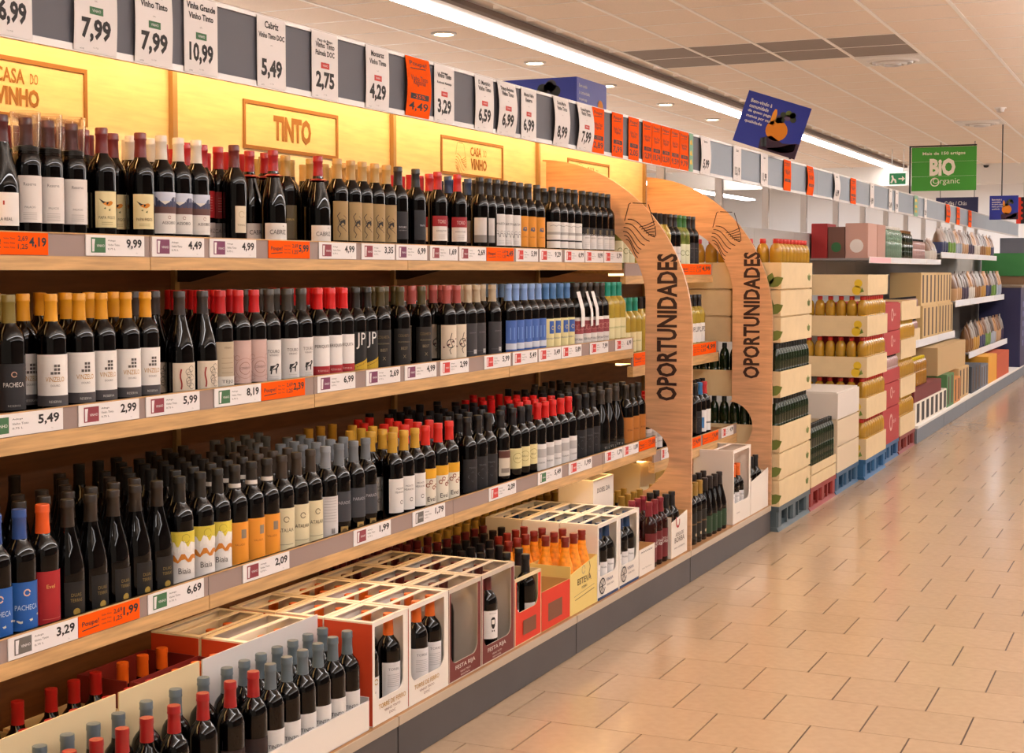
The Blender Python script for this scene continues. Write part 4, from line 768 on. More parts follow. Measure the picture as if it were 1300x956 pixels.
def carton(y0, y1, x0, x1, h, mo, mi, label, front=('window', .10), top='frame', side_h=None, mf=None, prints=(), near=None, z=None, lowside=None, group='open wine cartons on the base deck'):
    z0 = SD if z is None else z; t = .004; sh = side_h or h
    o = empty('wine_carton', ((x0 + x1) / 2, (y0 + y1) / 2, z0), label, 'carton', group)
    MB().box(x0, x1, y0, y1, z0 + .0005, z0 + .004, mi).build('bottom_panel', o)
    hb = sh; sh = lowside or sh
    for ya in (y0, y1 - t):
        b = MB().box(x0, x1, ya, ya + t, z0 + .004, z0 + sh, mi)
        yo = ya - .0006 if ya == y0 else ya + t
        b.box(x0, x1 - .0002, yo, yo + .0006, z0 + .004, z0 + sh - .002, mo); b.build('side_panel', o)
    MB().box(x0, x0 + t, y0 + t, y1 - t, z0 + .004, z0 + hb, mi).build('back_panel', o)
    b = MB()
    if front[0] == 'window':
        fn = lambda y, q, off: (x1 - .003 + off, y, q)
        ring(y0 + t, y1 - t, z0 + .004, z0 + h - .012, y0 + .016, y1 - .028, z0 + front[1], z0 + h - .012, .035, fn, t, mf or mo, mi, b)
        b.box(x1 - .006, x1 - .001, y0 + t, y1 - t, z0 + h - .012, z0 + h, mi)
    elif front[0] == 'low':
        b.box(x1 - t, x1, y0 + t, y1 - t, z0 + .004, z0 + front[1], mi); b.box(x1, x1 + .0006, y0, y1, z0 + .004, z0 + front[1] - .001, mo)
    elif front[0] == 'slope':
        b.prism([(y0 + t, z0 + .004), (y1 - t, z0 + .004), (y1 - t, z0 + front[2]), (y0 + t, z0 + front[1])], lambda a, c, q: (q, a, c), x1 - t, x1, mo)
    fp = b.build('front_panel', o)
    if top == 'frame':
        wd = .020
        for q in ((x0, x1, y0, y0 + wd), (x0, x1, y1 - wd, y1), (x0, x0 + wd, y0 + wd, y1 - wd), (x1 - .012, x1, y0 + wd, y1 - wd)):
            MB().box(q[0], q[1], q[2], q[3], z0 + h, z0 + h + .003, mi).build('top_flap', o)
        MB().box((x0 + x1) / 2 - .008, (x0 + x1) / 2 + .008, y0 + wd, y1 - wd, z0 + h, z0 + h + .003, mi).build('top_bar', o)
    f = fx(x1 + .0012); b = MB()
    for p in prints:
        if p[0] == 't': b.text(p[1], f(y0 + p[2], z0 + p[3]), flat(p[6]), h=p[4], w=p[5], bold=.01)
        elif p[0] == 'r': q = f(y0, z0); b.add([q(p[1], p[3]), q(p[2], p[3]), q(p[2], p[4]), q(p[1], p[4])], [(0, 1, 2, 3)], flat(p[5]))
        elif p[0] == 's': b.stroke(p[1], p[2], f(y0, z0), flat(p[3]))
    if b.v: b.build('print', fp)
    return o
def fill(t, y0, y1, x0, x1, place, rows=('front row', 'back row'), n=0, ind=True, z=None, skip=(), mix=None):
    z_ = (SD + .0045) if z is None else z; r = .0382; n = n or min(3, int((y1 - y0 - .012) / .0762))
    for k, x in enumerate((x1 - .008 - r, x0 + .006 + r)):
        for i in range(n):
            if (k, i) in skip: continue
            y = y0 + .006 + r + i * ((y1 - y0) - .012 - 2 * r) / max(1, n - 1)
            tt = (mix or {}).get((k, i), t)
            if ind is True or ind == k + 1 or (ind == 'front' and k == 0): bottle(tt, x, y, z_, rows[k], place, rz=0)
            else: rear_bottle(tt, x, y, z_)
OR, MA, RE, YE, WH, CR = mat('card_orange_red', '#c4401c', .6), mat('card_maroon', '#6d2a26', .6), mat('card_red', '#d8341c', .6), mat('card_yellow', '#e2c878', .6), mat('card_white', '#e4dbd0', .65), mat('card_cream', '#d9c49a', .7)
GI = mat('card_inner_grey', '#c4b6a6', .7)
FR, R2, R3 = (.176, .345), (.002, .171), (-.172, -.003)
slots = [(3.812, 4.035), (4.04, 4.315), (4.32, 4.567), (4.572, 4.845), (4.85, 5.09), (5.095, 5.375), (5.38, 5.675), (5.68, 5.935), (5.94, 6.19), (6.195, 6.405), (6.645, 6.895)]
TF = [('t', 'TORRE DE FERRO', .12, .046, .015, .17, '#b58a3a'), ('t', 'VINHO TINTO', .12, .031, .008, .10, '#8a6a5a'), ('t', 'DOC', .12, .017, .008, .04, '#8a6a5a')]
FE = [('t', 'FESTA RIJA', .12, .034, .018, .15, '#d8cfc6'), ('t', 'VINHO TINTO', .12, .021, .007, .08, '#c9b8ae'), ('t', 'REGIONAL', .12, .010, .006, .07, '#c9b8ae')]
nmr = ('front', 'second', 'third')
for k, (x0, x1) in enumerate((FR, R2, R3)):
    for i in (0, 1):
        a, b_ = slots[i]
        carton(a, b_, x0, x1, .316, OR, WH, 'orange-red carton with white edges, %s of the pair, %s rank' % (('left', 'right')[i], nmr[k]), ('window', .075), mf=WH, prints=TF if k == 0 else ())
        fill('orc', a, b_, x0, x1, '%s orange carton, %s rank' % (('left', 'right')[i], nmr[k]), ind='front' if k == 0 else False, mix={(0, 0): 'gold_lion'} if (k == 0 and i == 0) else None, skip=[(0, 0)] if (k == 0 and i == 1) else ())
    for i in (2, 3):
        a, b_ = slots[i]
        carton(a, b_, x0, x1, .316, MA, GI, 'maroon carton lettered FESTA RIJA, %s of the pair, %s rank' % (('left', 'right')[i - 2], nmr[k]) if k == 0 else 'maroon wine carton, %s of the pair, %s rank' % (('left', 'right')[i - 2], nmr[k]), ('window', .062), prints=FE if k == 0 else ())
        fill('beard', a, b_, x0, x1, '%s maroon carton, %s rank' % (('left', 'right')[i - 2], nmr[k]), ind='front' if k == 0 else False, skip=[(0, 0), (0, 1), (0, 2)] if (k == 0 and i == 2) else ([(0, 0), (0, 2)] if k == 0 else ()))
a, b_ = slots[4]
carton(a, b_, *FR, .25, RE, CR, 'bright red carton with round window, beside the maroon cartons', ('window', .12), top=None, prints=[('r', .07, .19, .03, .085, '#7a4a34')])
fill('redbx', a, b_, *FR, 'red window carton')
a, b_ = slots[5]
carton(a, b_, *FR, .155, RE, mat('kraft_inner', '#c79a5a', .75), 'low bright red carton, nearly empty, next to the yellow carton', ('low', .155), top=None, prints=[('r', .06, .20, .03, .10, '#7a4a34')])
bottle('redbx', FR[0] + .05, a + .05, SD + .0045, 'back corner', 'low red carton', rz=0)
a, b_ = slots[6]
carton(a, b_, .170, .345, .20, YE, YE, 'pale yellow carton lettered ESTEVA with bottles inside', ('slope', .165, .20), top=None, prints=[('t', 'ESTEVA', .15, .11, .026, .15, '#5a4a34'), ('t', 'DOURO', .15, .09, .010, .06, '#5a4a34'), ('s', [(.04, .07), (.26, .085)], .002, '#8a7a54'), ('s', [(.05, .055), (.26, .068)], .003, '#6a5a3a'), ('s', [(.2, .19), (.215, .165), (.2, .14), (.22, .12)], .005, '#4a4438'), ('s', circ(.14, .165, .016), .006, '#b8a67a')])
for (x, y) in ((.2978, 5.44), (.2978, 5.53), (.2978, 5.62), (.2158, 5.43), (.2158, 5.52), (.2158, 5.61)): bottle('esteva', x, y, SD + .0045, 'front row' if x > .25 else 'back row', 'yellow carton', rz=0)
for j, x in enumerate((.124, .041)):
    for i in range(8): bottle('esteva', x, 5.02 + i * .084, SD + .001, ('first', 'second')[j] + ' rank', 'behind red cartons', rz=0) if (i > 2 and j == 0) else rear_bottle('dk' if i < 4 else 'esteva', x, 5.02 + i * .084, SD + .001)
for x in (-.04, -.125):
    for i in range(9): rear_bottle('dk' if x > -.1 else 'beard', x, 4.89 + i * .0835, SD + .001)
WHL = [('s', circ(.055, .055, .032, 20), .006, '#2c2c34'), ('t', 'VINHA', .14, .065, .014, .08, '#4a5270')] + [('s', [(.055, .055), (.055 + .03 * math.cos(q), .055 + .03 * math.sin(q))], .003, '#2c2c34') for q in [i * PI / 4 for i in range(8)]] + [('r', .0, .245, .0, .012, '#27406a')] + [('t', 'DOURO TINTO', .15, .045, .008, .08, '#55504c')]
for k, (x0, x1) in enumerate((FR, R2, R3)):
    for i in (7, 8):
        a, b_ = slots[i]
        carton(a, b_, x0, x1, .316, WH, WH, 'white carton with %s and open top, %s of the pair, %s rank' % ('wheel print' if k == 0 else 'bottle window', ('left', 'right')[i - 7], nmr[k]), ('window', .095), prints=WHL if k == 0 else ())
        fill('wheel', a, b_, x0, x1, '%s white carton, %s rank' % (('left', 'right')[i - 7], nmr[k]), ind='front' if k == 0 else False)
a, b_ = slots[9]
carton(a, b_, .20, .345, .125, WH, M_kraft, 'low white empty carton beside the wine-red bottles', ('low', .125), top=None, prints=[('s', [(.02 + .012 * i, .105 + .006 * (i % 2)) for i in range(14)], .004, '#6a645e'), ('t', 'Vinho Tinto Douro', .1, .03, .007, .13, '#8a8078')])
carton(6.20, 6.46, -.05, .12, .42, WH, WH, 'tall white carton standing behind the low white carton', ('low', .42), top='frame', prints=[('t', 'DOSEL DA', .13, .36, .022, .16, '#4a4440')])
for i, (x, y) in enumerate(((.30, 6.452), (.30, 6.532), (.30, 6.612), (.215, 6.452), (.215, 6.532), (.215, 6.612))): bottle('borba', x, y, SD + .001, 'front row' if i < 3 else 'back row', 'base deck by the arch', rz=0)
a, b_ = slots[10]
carton(a, b_, *FR, .205, WH, M_kraft, 'white carton lettered ADEGA DE BORBA at the foot of the arch', ('slope', .175, .205), top=None, prints=[('t', 'ADEGA DE', .125, .10, .018, .12, '#6a5a54'), ('t', 'BORBA', .125, .07, .026, .15, '#6a5a54'), ('t', 'VINHO ALENTEJANO', .125, .04, .009, .16, '#6a5a54'), ('s', circ(.10, .17, .025, 12, PI, 2 * PI + .4), .011, '#a82a2a'), ('r', .068, .08, .165, .195, '#a82a2a')])
for i, (x, y) in enumerate(((.30, 6.695), (.2195, 6.70), (.2195, 6.79), (.30, 6.785))): bottle('redbx', x, y, SD + .0045, 'front row' if x > .25 else 'back row', 'borba carton', rz=0)
for x in (.125, .042, -.041):
    for i in range(4): rear_bottle('gilt', x, 6.56 + i * .085, SD + .001) if x < .1 or True else None
for x in (-.216, -.296, -.376):
    for i in range(24): rear_bottle('gilt' if i > 6 else 'beard', x, 4.7 + i * .088, SD + .001)
# left end of the deck: slate and red capped bottles in open trays, cream and red cartons behind
carton(2.30, 2.86, .165, .345, .335, mat('card_slate', '#5d655c', .7), CR, 'cream-lined slate open tray at the left end of the deck', ('low', .09), top=None, lowside=.1)
carton(2.865, 3.20, .165, .345, .335, mat('card_slate'), CR, 'cream-lined slate open tray, second along the deck', ('low', .09), top=None, lowside=.1)
carton(3.205, 3.79, .165, .345, .335, WH, mat('card_pale_grey', '#cfc9c6', .7), 'long white-lined open tray of slate-capped bottles', ('low', .09), top=None, lowside=.1)
for nm_, ya, yb, ts in (('leftmost tray', 2.32, 2.85, ('redc', 'grey')), ('second tray', 2.875, 3.19, ('redc', 'grey')), ('long white tray', 3.215, 3.78, ('grey', 'grey'))):
    n = int((yb - ya) / .079)
    for k, x in enumerate((.30, .215)):
        for i in range(n):
            y = ya + .04 + i * ((yb - ya) - .08) / (n - 1)
            tt = ts[k] if not (nm_ == 'long white tray' and k == 0 and i in (0,)) else 'redc'
            if nm_ == 'leftmost tray': rear_bottle(tt, x, y, SD + .0045)
            else: bottle(tt, x, y, SD + .0045, ('front row', 'back row')[k], nm_, rz=0)
for k, (x0, x1) in enumerate((( -.02, .155), (-.2, -.03))):
    for i, (ya, yb, m_, d) in enumerate(((2.30, 2.56, CR, 'cream'), (2.57, 2.84, RE, 'red-topped cream'), (2.86, 3.12, CR, 'plain cream'), (3.14, 3.44, mat('card_dark_red', '#6e1512', .6), 'dark red'), (3.46, 3.79, OR, 'orange-red'))):
        carton(ya, yb, x0, x1, (.2, .2, .2, .27, .316)[i], m_, CR if i < 3 else WH if i == 4 else mat('card_dark_red'), '%s carton behind the open trays, %s rank' % (d, nmr[k]), ('low', .2), top='frame' if i == 4 else None)
        for q in range(3): rear_bottle('orc' if i > 2 else 'redc', x1 - .05, ya + .045 + q * .085, SD + .0045)
# bay between the arches
for k in range(3):
    for i in range(4): bottle('gilt', .30 - .085 * k, 6.99 + i * .0815, SD + .001, ('front row', 'second row', 'third row')[k], 'deck between arches', rz=0)
    for i in range(4): bottle('greenl', .30 - .088 * k, 7.325 + i * .0875, SD + .001, ('front row', 'second row', 'third row')[k], 'deck between arches', rz=0)
carton(7.70, 8.05, .12, .345, .40, WH, WH, 'tall white carton with slot window between the arches', ('window', .11), top='frame', prints=[('t', 'RESERVA', .1, .05, .008, .06, '#8a7a70')])
for i in range(3): bottle('orc', .295, 7.77 + .09 * i, SD + .0045, 'front row', 'tall white carton', rz=0)
carton(8.06, 8.435, .12, .345, .21, WH, WH, 'low white carton beside the farther arch', ('slope', .185, .225), top=None)
for i in range(3): bottle('redbx', .29, 8.15 + .1 * i, SD + .0045, 'front row', 'low white carton', rz=0)
for i, (ya, m_) in enumerate(((7.0, CR), (7.25, YE), (7.5, CR))):
    carton(ya, ya + .24, -.12, .06, .40, m_, m_, '%s carton behind the gold-capped bottles, %s from left' % ('cream', ORD[i]) if i != 1 else 'yellow carton behind the gold-capped bottles', ('low', .4), top='frame')
# shelves of that bay
for nm_, x, z, ts in (('upper bay shelf', XB1, SB[0], ['gww'] * 3 + ['pop'] * 7 + ['redbx', 'redbx', 'gww', 'gww', 'dk', 'dk']), ('middle bay shelf', XB2, SB[1], ['teal'] * 3 + ['pop'] * 13), ('lower bay shelf', XB3, SB[2], ['redr'] * 4 + ['slv'] * 3 + ['blr', 'rdr'] + ['dk'] * 2 + ['blr', 'rdr'] + ['dk'] * 3)):
    for k in range(2):
        for i, t in enumerate(ts):
            y = 6.99 + i * .0845
            if nm_ != 'upper bay shelf' and i > 9 and k == 0 and nm_ == 'lower bay shelf' and i > 12: continue
            if k == 0 and (i < 3 or i > 9): bottle(t, x - .07, y, z, 'front row', nm_, rz=0)
            elif k == 0: rear_bottle(t, x - .07, y, z)
            else: rear_bottle(t, x - .16, y, z)


# ================================================================== GROCERY STACKS AND SHELVES FURTHER ALONG
M_gpan = mat('pale_grey_panel', '#b9b5b1', .5)
fr2 = empty('shelving_frame', (XB, 17, 0), 'pale grey metal shelving frame further along the aisle', 'shelving')
y = 8.47
while y < 26:
    MB().box(XB - .02, XB, y + .002, min(y + 1.25, 26) - .002, .0, 1.86, M_gpan).build('back_panel', fr2); y += 1.25
yk = 13.3
while yk < 25.9:
    e = min(yk + 1.6, 26)
    MB().box(.39, .41, yk + .004, e - .004, .003, .135, mat('kick_blue_grey', '#6d7680', .5)).build('kick_panel', fr2)
    MB().box(XB, .42, yk + .002, e - .002, .137, .159, M_white).build('deck_board', fr2); yk += 1.6
# pallets
def pallet(y0, y1, x0, x1, col, label):
    m = mat('pallet_' + col.lstrip('#'), col, .55)
    t = empty('pallet', ((x0 + x1) / 2, (y0 + y1) / 2, 0), label, 'pallet', 'plastic display pallets')
    MB().box(x0, x1, y0, y1, .118, .148, m).build('deck', t)
    for xa in (x0, (x0 + x1) / 2 - .04, x1 - .09):
        for ya in (y0, (y0 + y1) / 2 - .05, y1 - .10): MB().cbox(xa + .005, xa + .085, ya + .003, ya + .097, .026, .1175, m, .012).build('foot', t)
    for xa in (x0, x1 - .10): MB().prism([(xa, 0), (xa + .10, 0), (xa + .085, .0255), (xa + .015, .0255)], lambda a, c, q: (a, q, c), y0, y1, m).build('skid', t)
    for ya in (y0 + .22, y0 + .5): MB().box(x1 - .02, x1 - .006, ya, ya + .02, .026, .1175, m).build('rib', t)
LEAF = flat('#6c7a34'); FLOW = flat('#d9b51e')
def leafprint(b, fn, s):
    for (a, l) in ((.5, 1), (1.25, .8), (2.2, .7)):
        d = Vector((math.cos(a), math.sin(a))) * s * l; n = Vector((-d.y, d.x)) * .28
        pts = [(0, 0), (.25, -.7), (.5, -1), (.75, -.75), (1, 0), (.75, .75), (.5, 1), (.25, .7)]
        b.add([fn(d.x * p + n.x * q, d.y * p + n.y * q) for p, q in pts], [tuple(range(8))], LEAF)
def flowerprint(b, fn, s):
    b.add([fn(x, y) for x, y in circ(0, s * .75, s * .32)], [tuple(range(14))], FLOW); b.add([fn(x, y) for x, y in circ(-s * .12, s * .2, s * .36)], [tuple(range(14))], FLOW)
    b.add([fn(.1 * s, 0), fn(.45 * s, .1 * s), fn(.3 * s, .45 * s)], [(0, 1, 2)], flat('#6f8a34'))
def crate(y0, y1, x0, x1, z0, h, m, label, emblem=None, closed=True, name='carton', txt=None):
    t = empty(name, ((x0 + x1) / 2, (y0 + y1) / 2, z0), label, 'carton', 'stacked grocery cartons')
    w_ = .004
    if closed:
        bd = MB().cbox(x0, x1, y0, y1, z0, z0 + h - .010, m, .003).build('body', t)
        MB().box(x0 + .012, x1 - .012, y0 + .012, (y0 + y1) / 2 - .002, z0 + h - .0098, z0 + h - .0006, m).build('top_flap', t); MB().box(x0 + .012, x1 - .012, (y0 + y1) / 2 + .002, y1 - .012, z0 + h - .0098, z0 + h - .0006, m).build('top_flap', t)
    else:
        bd = MB().box(x0, x1, y0, y1, z0 + .0003, z0 + w_, m).build('bottom_panel', t)
        for q in ((x0, x1, y0, y0 + w_), (x0, x1, y1 - w_, y1)): MB().box(*q, z0 + w_, z0 + h, m).build('side_panel', t)
        for q in ((x0, x0 + w_, y0 + w_, y1 - w_), (x1 - w_, x1, y0 + w_, y1 - w_)): MB().box(*q, z0 + w_, z0 + h, m).build('end_panel', t)
    b = MB()
    if emblem == 'leaf': leafprint(b, fy(y0 - .001)(x1 - .08, z0 + h * .10), .105); leafprint(b, fx(x1 + .001)(y1 - .1, z0 + h * .3), .06)
    if emblem == 'flower': flowerprint(b, fy(y0 - .001)(x1 - .07, z0 + h * .12), h * .62)
    if emblem == 'seal':
        f = fx(x1 + .001)((y0 + y1) / 2, z0 + h * .55); b.stroke(circ(0, 0, h * .2) + [(h * .2, 0)], h * .08, f, flat('#d8b0a4')); b.text('MOLHO', fx(x1 + .001)((y0 + y1) / 2 + h * .5, z0 + h * .5), flat('#e0c0b8'), h=h * .1)
    if b.v: b.build('print', bd)
    return t
SMALL = {'olive': (.030, .312, M_green, '#1a1c18', 'dark olive oil bottle'), 'oil': (.038, .291, M_oil, '#c42a1c', 'red-capped yellow oil bottle'), 'oily': (.037, .315, M_oil, '#c9a02a', 'gold-capped yellow oil bottle'),
         'sauce': (.036, .21, mat('pinkish_jar', '#a98a88', .2), '#151316', 'pinkish jar with black cap'), 'clear': (.04, .30, mat('pale_green_clear', '#8fb09a', .08, trans=.5), '#d8d4cc', 'clear green glass bottle'),
         'wick': (.045, .28, M_green, '#8a5f34', 'dark green bottle with wicker top'), 'redoil': (.045, .26, mat('amber_oil', '#9a6a14', .12), '#d8c01e', 'amber oil bottle with yellow cap')}
SMESH = {}
def small_bottle(kind, x, y, z, where, n):
    r, h, m, cap, d = SMALL[kind]
    if kind not in SMESH:
        b = MB().lathe([(0, .002), (r * .85, 0), (r, .006), (r, h * .28), (r * .96, h * .30), (r, h * .32), (r, h * .50), (r * .9, h * .52), (r, h * .54), (r, h * .72), (r * .95, h * .79), (r * .75, h * .86), (r * .45, h * .90), (r * .42, h * .915), (0, h * .915)], m, 14)
        c = MB().lathe([(r * .48, h * .905), (r * .5, h * .91), (r * .5, h * .99), (r * .42, h), (0, h)], mat('cap_' + cap.lstrip('#'), cap, .4), 12)
        SMESH[kind] = (b.mesh('bottle_body'), c.mesh('cap'))
    o = bpy.data.objects.new('glass_bottle' if kind in ('clear', 'wick', 'olive') else 'oil_bottle' if 'oil' in kind else 'sauce_jar', SMESH[kind][0]); COL.objects.link(o); o.location = (x, y, z)
    c = bpy.data.objects.new('cap', SMESH[kind][1]); COL.objects.link(c); c.parent = o
    tag(o, '%s, %s, %s' % (d, ORD[n], where), 'bottle', 'bottles: ' + where[:60])
def tray(kind, y0, y1, x0, x1, z0, ht, m, emblem, label, where, near=True):
    """open tray whose outer rows of bottles show"""
    crate(y0, y1, x0, x1, z0, ht, m, label, emblem, False)
    r = SMALL[kind][0] + .0012; n = int((y1 - y0 - .012) / (2 * r)); nx = int((x1 - x0 - .012) / (2 * r))
    for i in range(n): small_bottle(kind, x1 - .006 - r, y0 + .006 + r + i * ((y1 - y0 - .012) - 2 * r) / (n - 1), z0 + .0045, 'aisle side, ' + where, i)
    if near:
        for i in range(nx - 1): small_bottle(kind, x1 - .006 - r - (i + 1) * 2 * r, y0 + .006 + r, z0 + .0045, 'near side, ' + where, i)
def lvl(px, X, ys): return [onx(px, q, X)[1] for q in ys]
XF = .40
pallet(8.475, 9.27, -.2, XF, '#4c5a60', 'slate blue plastic pallet next to the farther arch')
zz = [.1485, .310, .470, .630, .790, .955, 1.115, 1.27, 1.43, 1.585]
def two(y0, y1, z0, h, label, closed=True):
    crate(y0, y1, .105, XF, z0, h - .001, M_card, label + ', aisle side', 'leaf', closed); crate(y0, y1, -.195, .10, z0, h - .001, M_card, label + ', shelf side', None, closed)
two(8.485, 9.265, zz[0], zz[1] - zz[0], 'cream leaf-print carton, bottom of the near stack')
two(8.485, 9.265, zz[1], zz[2] - zz[1], 'cream leaf-print carton, second up the near stack')
for k, q in ((2, 'third'), (4, 'fourth')):
    tray('olive', 8.485, 9.265, -.195, XF, zz[k] + .001, .155, M_card, 'leaf', 'cream leaf-print tray of dark bottles, %s up the near stack' % q, '%s near stack layer' % q)
# trays carry the next layer on their bottles
two(8.485, 9.265, zz[6], zz[7] - zz[6], 'cream leaf-print carton, fifth up the near stack')
two(8.485, 9.265, zz[7], zz[8] - zz[7], 'cream leaf-print carton, sixth up the near stack')
tray('oil', 8.485, 9.265, -.195, XF, zz[8], zz[9] - zz[8], M_card, 'leaf', 'cream leaf-print tray of yellow oil topping the near stack', 'top of near stack')

pallet(9.29, 10.03, -.2, XF, '#8e2a26', 'red plastic pallet under the low tray of dark bottles')
z = lvl(1040, XF, (624, 587))
crate(9.30, 10.02, -.19, XF, .1485, .085, M_card, 'flat cream carton lying on the red pallet', None)
tray('olive', 9.30, 10.02, -.19, XF, .234, z[1] - .234, M_card, None, 'plain cream tray of dark bottles on the red pallet', 'tray on the red pallet', near=False)
pallet(10.06, 10.80, -.2, XF, '#2e5474', 'blue plastic pallet under the whitish cartons')
zc = .1485
for k, q in enumerate(('bottom', 'middle', 'top')):
    h = .185; crate(10.07, 10.79, -.19, XF, zc, h, mat('card_whitish', '#d6cdc4', .7) if k == 2 else mat('card_pale', '#d2bfa2', .75), '%s pale carton of the low stack on the blue pallet' % q, None); zc += h
XO = .44
pallet(10.85, 11.66, -.15, XO, '#2a5f8c', 'bright blue plastic pallet under the yellow oil trays')
zt = lvl(1099, XO, (588, 562, 536, 511, 481, 456, 430, 404, 374, 349)); pit = (zt[9] - .1485) / 9
for k in range(5):
    z0 = .1485 + k * 2 * pit
    q = ORD[k]
    if k < 4: tray('oil', 10.86, 11.65, -.14, XO, z0, pit * 1.0, M_card, 'flower', 'cream flower-print tray of yellow oil, %s layer from the floor' % q, '%s oil stack layer' % q)
    else: crate(10.86, 11.65, -.14, XO, z0, pit, M_card, 'cream flower-print tray topping the yellow oil stack', 'flower', False)
pallet(11.70, 12.46, -.1, XF, '#27547e', 'blue plastic pallet under the red cartons')
RC = mat('carton_red', '#a82a2c', .6)
zr = [.1485] + lvl(1122, XF, (520, 488)); 
crate(11.71, 12.45, -.09, XF, zr[0], zr[1] - zr[0], RC, 'tall red carton at the bottom of the red stack', 'seal'); crate(11.71, 12.45, -.09, XF, zr[1] + .0005, zr[2] - zr[1], RC, 'red carton second up the red stack', 'seal')
z0 = zr[2] + .001
tray('sauce', 11.71, 12.45, -.09, XF, z0, .10, RC, None, 'shallow red tray of jars in the red stack', 'red stack', near=False)
crate(11.71, 12.45, -.09, XF, z0 + .216, .20, RC, 'red carton above the jars in the red stack', 'seal'); crate(11.71, 12.45, -.09, XF, z0 + .4165, .22, RC, 'red carton at the top of the red stack', 'seal')
pallet(12.5, 13.26, -.1, XF, '#7c2a26', 'dark red plastic pallet at the end of the stacks')
zq = lvl(1142, XF, (560, 535, 512, 490, 462, 437, 410, 383)); pit = (zq[7] - .1485) / 7
for k in range(4):
    if k < 3: tray('oily', 12.51, 13.25, -.09, XF, .1485 + 2 * k * pit, pit, M_card, None, 'cream tray of gold-capped oil, %s layer of the last stack' % ORD[k], '%s layer, last stack' % ORD[k], near=False)
    else: crate(12.51, 13.25, -.09, XF, .1485 + 2 * k * pit, pit, M_card, 'cream tray topping the last stack by the white shelves', None, False)

# white metal shelves
def mshelf(x, zs, y0, y1, label):
    t = empty('metal_shelf', ((x + XB) / 2, (y0 + y1) / 2, zs[0]), label, 'shelf', 'white metal shelves')
    MB().box(XB + .003, x - .006, y0, y1, zs[1] - .03, zs[1] - .012, mat('shelf_grey_metal', '#8e8a88', .4)).build('board', t)
    n = max(1, int((y1 - y0) / 1.0))
    MB().box(x - .006, x, y0, y1, zs[0], zs[1], M_white).build('price_rail', t)
    for i in range(n):
        a = y0 + (y1 - y0) * i / n; MB().box(x + .0005, x + .002, a + .02, a + (y1 - y0) / n - .02, zs[0] + .004, zs[1] - .004, flat('#e9b8c0') if i == 0 and y0 < 13 else flat('#d9dde4')).build('price_strip', t)
    return zs[1] - .0115
A1 = mshelf(.10, (1.60, 1.655), 12.67, 16.68, 'upper white metal shelf behind the oil stacks')
A2 = mshelf(.20, (.79, .865), 13.32, 17.10, 'middle white metal shelf beyond the last stack')
B1z = mshelf(.10, (1.675, 1.74), 16.70, 21.9, 'upper white metal shelf with snack bags')
B2z = mshelf(.20, (1.125, 1.20), 17.13, 22.0, 'second white metal shelf with snack bags')
B3z = mshelf(.25, (.50, .575), 17.95, 22.0, 'third white metal shelf with snack bags')
def simple_box(y0, y1, x0, x1, z0, h, col, label, seal=None, name='product_box', slots_=0):
    m = mat('box_' + col.lstrip('#'), col, .6); t = empty(name, ((x0 + x1) / 2, (y0 + y1) / 2, z0), label, 'box', 'boxes on the far shelves')
    MB().cbox(x0, x1, y0, y1, z0, z0 + h - .004, m, .004).build('body', t); MB().box(x0 + .004, x1 - .004, y0 + .004, y1 - .004, z0 + h - .0038, z0 + h, m).build('lid', t)
    b = MB()
    if seal: b.add([fy(y0 - .001)((x0 + x1) / 2, z0 + h * .35)(u, q) for u, q in circ(0, 0, min(h, x1 - x0) * .3)], [tuple(range(14))], flat(seal))
    for i in range(slots_):
        ya = y0 + (y1 - y0) * (i + .3) / slots_; b.box(x1 - .004, x1 + .001, ya, ya + (y1 - y0) / slots_ * (.55 if col == '#e4ddd0' else .35), z0 + h * .08, z0 + h * .93, flat('#1d1a18' if col == '#e4ddd0' else '#4a3320'))
    if b.v: b.build('print', t)
simple_box(12.75, 13.1, -.42, -.28, A1, .30, '#a32424', 'tall red box at the left end of the upper metal shelf'); simple_box(12.75, 13.1, -.275, -.13, A1, .27, '#6e4a3c', 'brown box beside the red box on the upper shelf', '#2f6a3a')
simple_box(12.75, 13.15, -.125, .07, A1, .30, '#c49a8c', 'pink gift box with round white seal on the upper shelf', '#e2dcd6'); simple_box(13.17, 13.55, -.125, .07, A1, .30, '#b5897a', 'dusky pink gift box behind the sealed pink box')
for i in range(8): small_bottle('clear', .04, 13.64 + i * .10, A1, 'upper metal shelf beside the pink boxes', i)
for i in range(5): small_bottle('wick', .04, 14.50 + i * .105, A1, 'upper metal shelf', i)
for i in range(8): small_bottle('sauce', .04, 15.1 + i * .09, A1, 'upper metal shelf near its end', i)
BAGM = {}
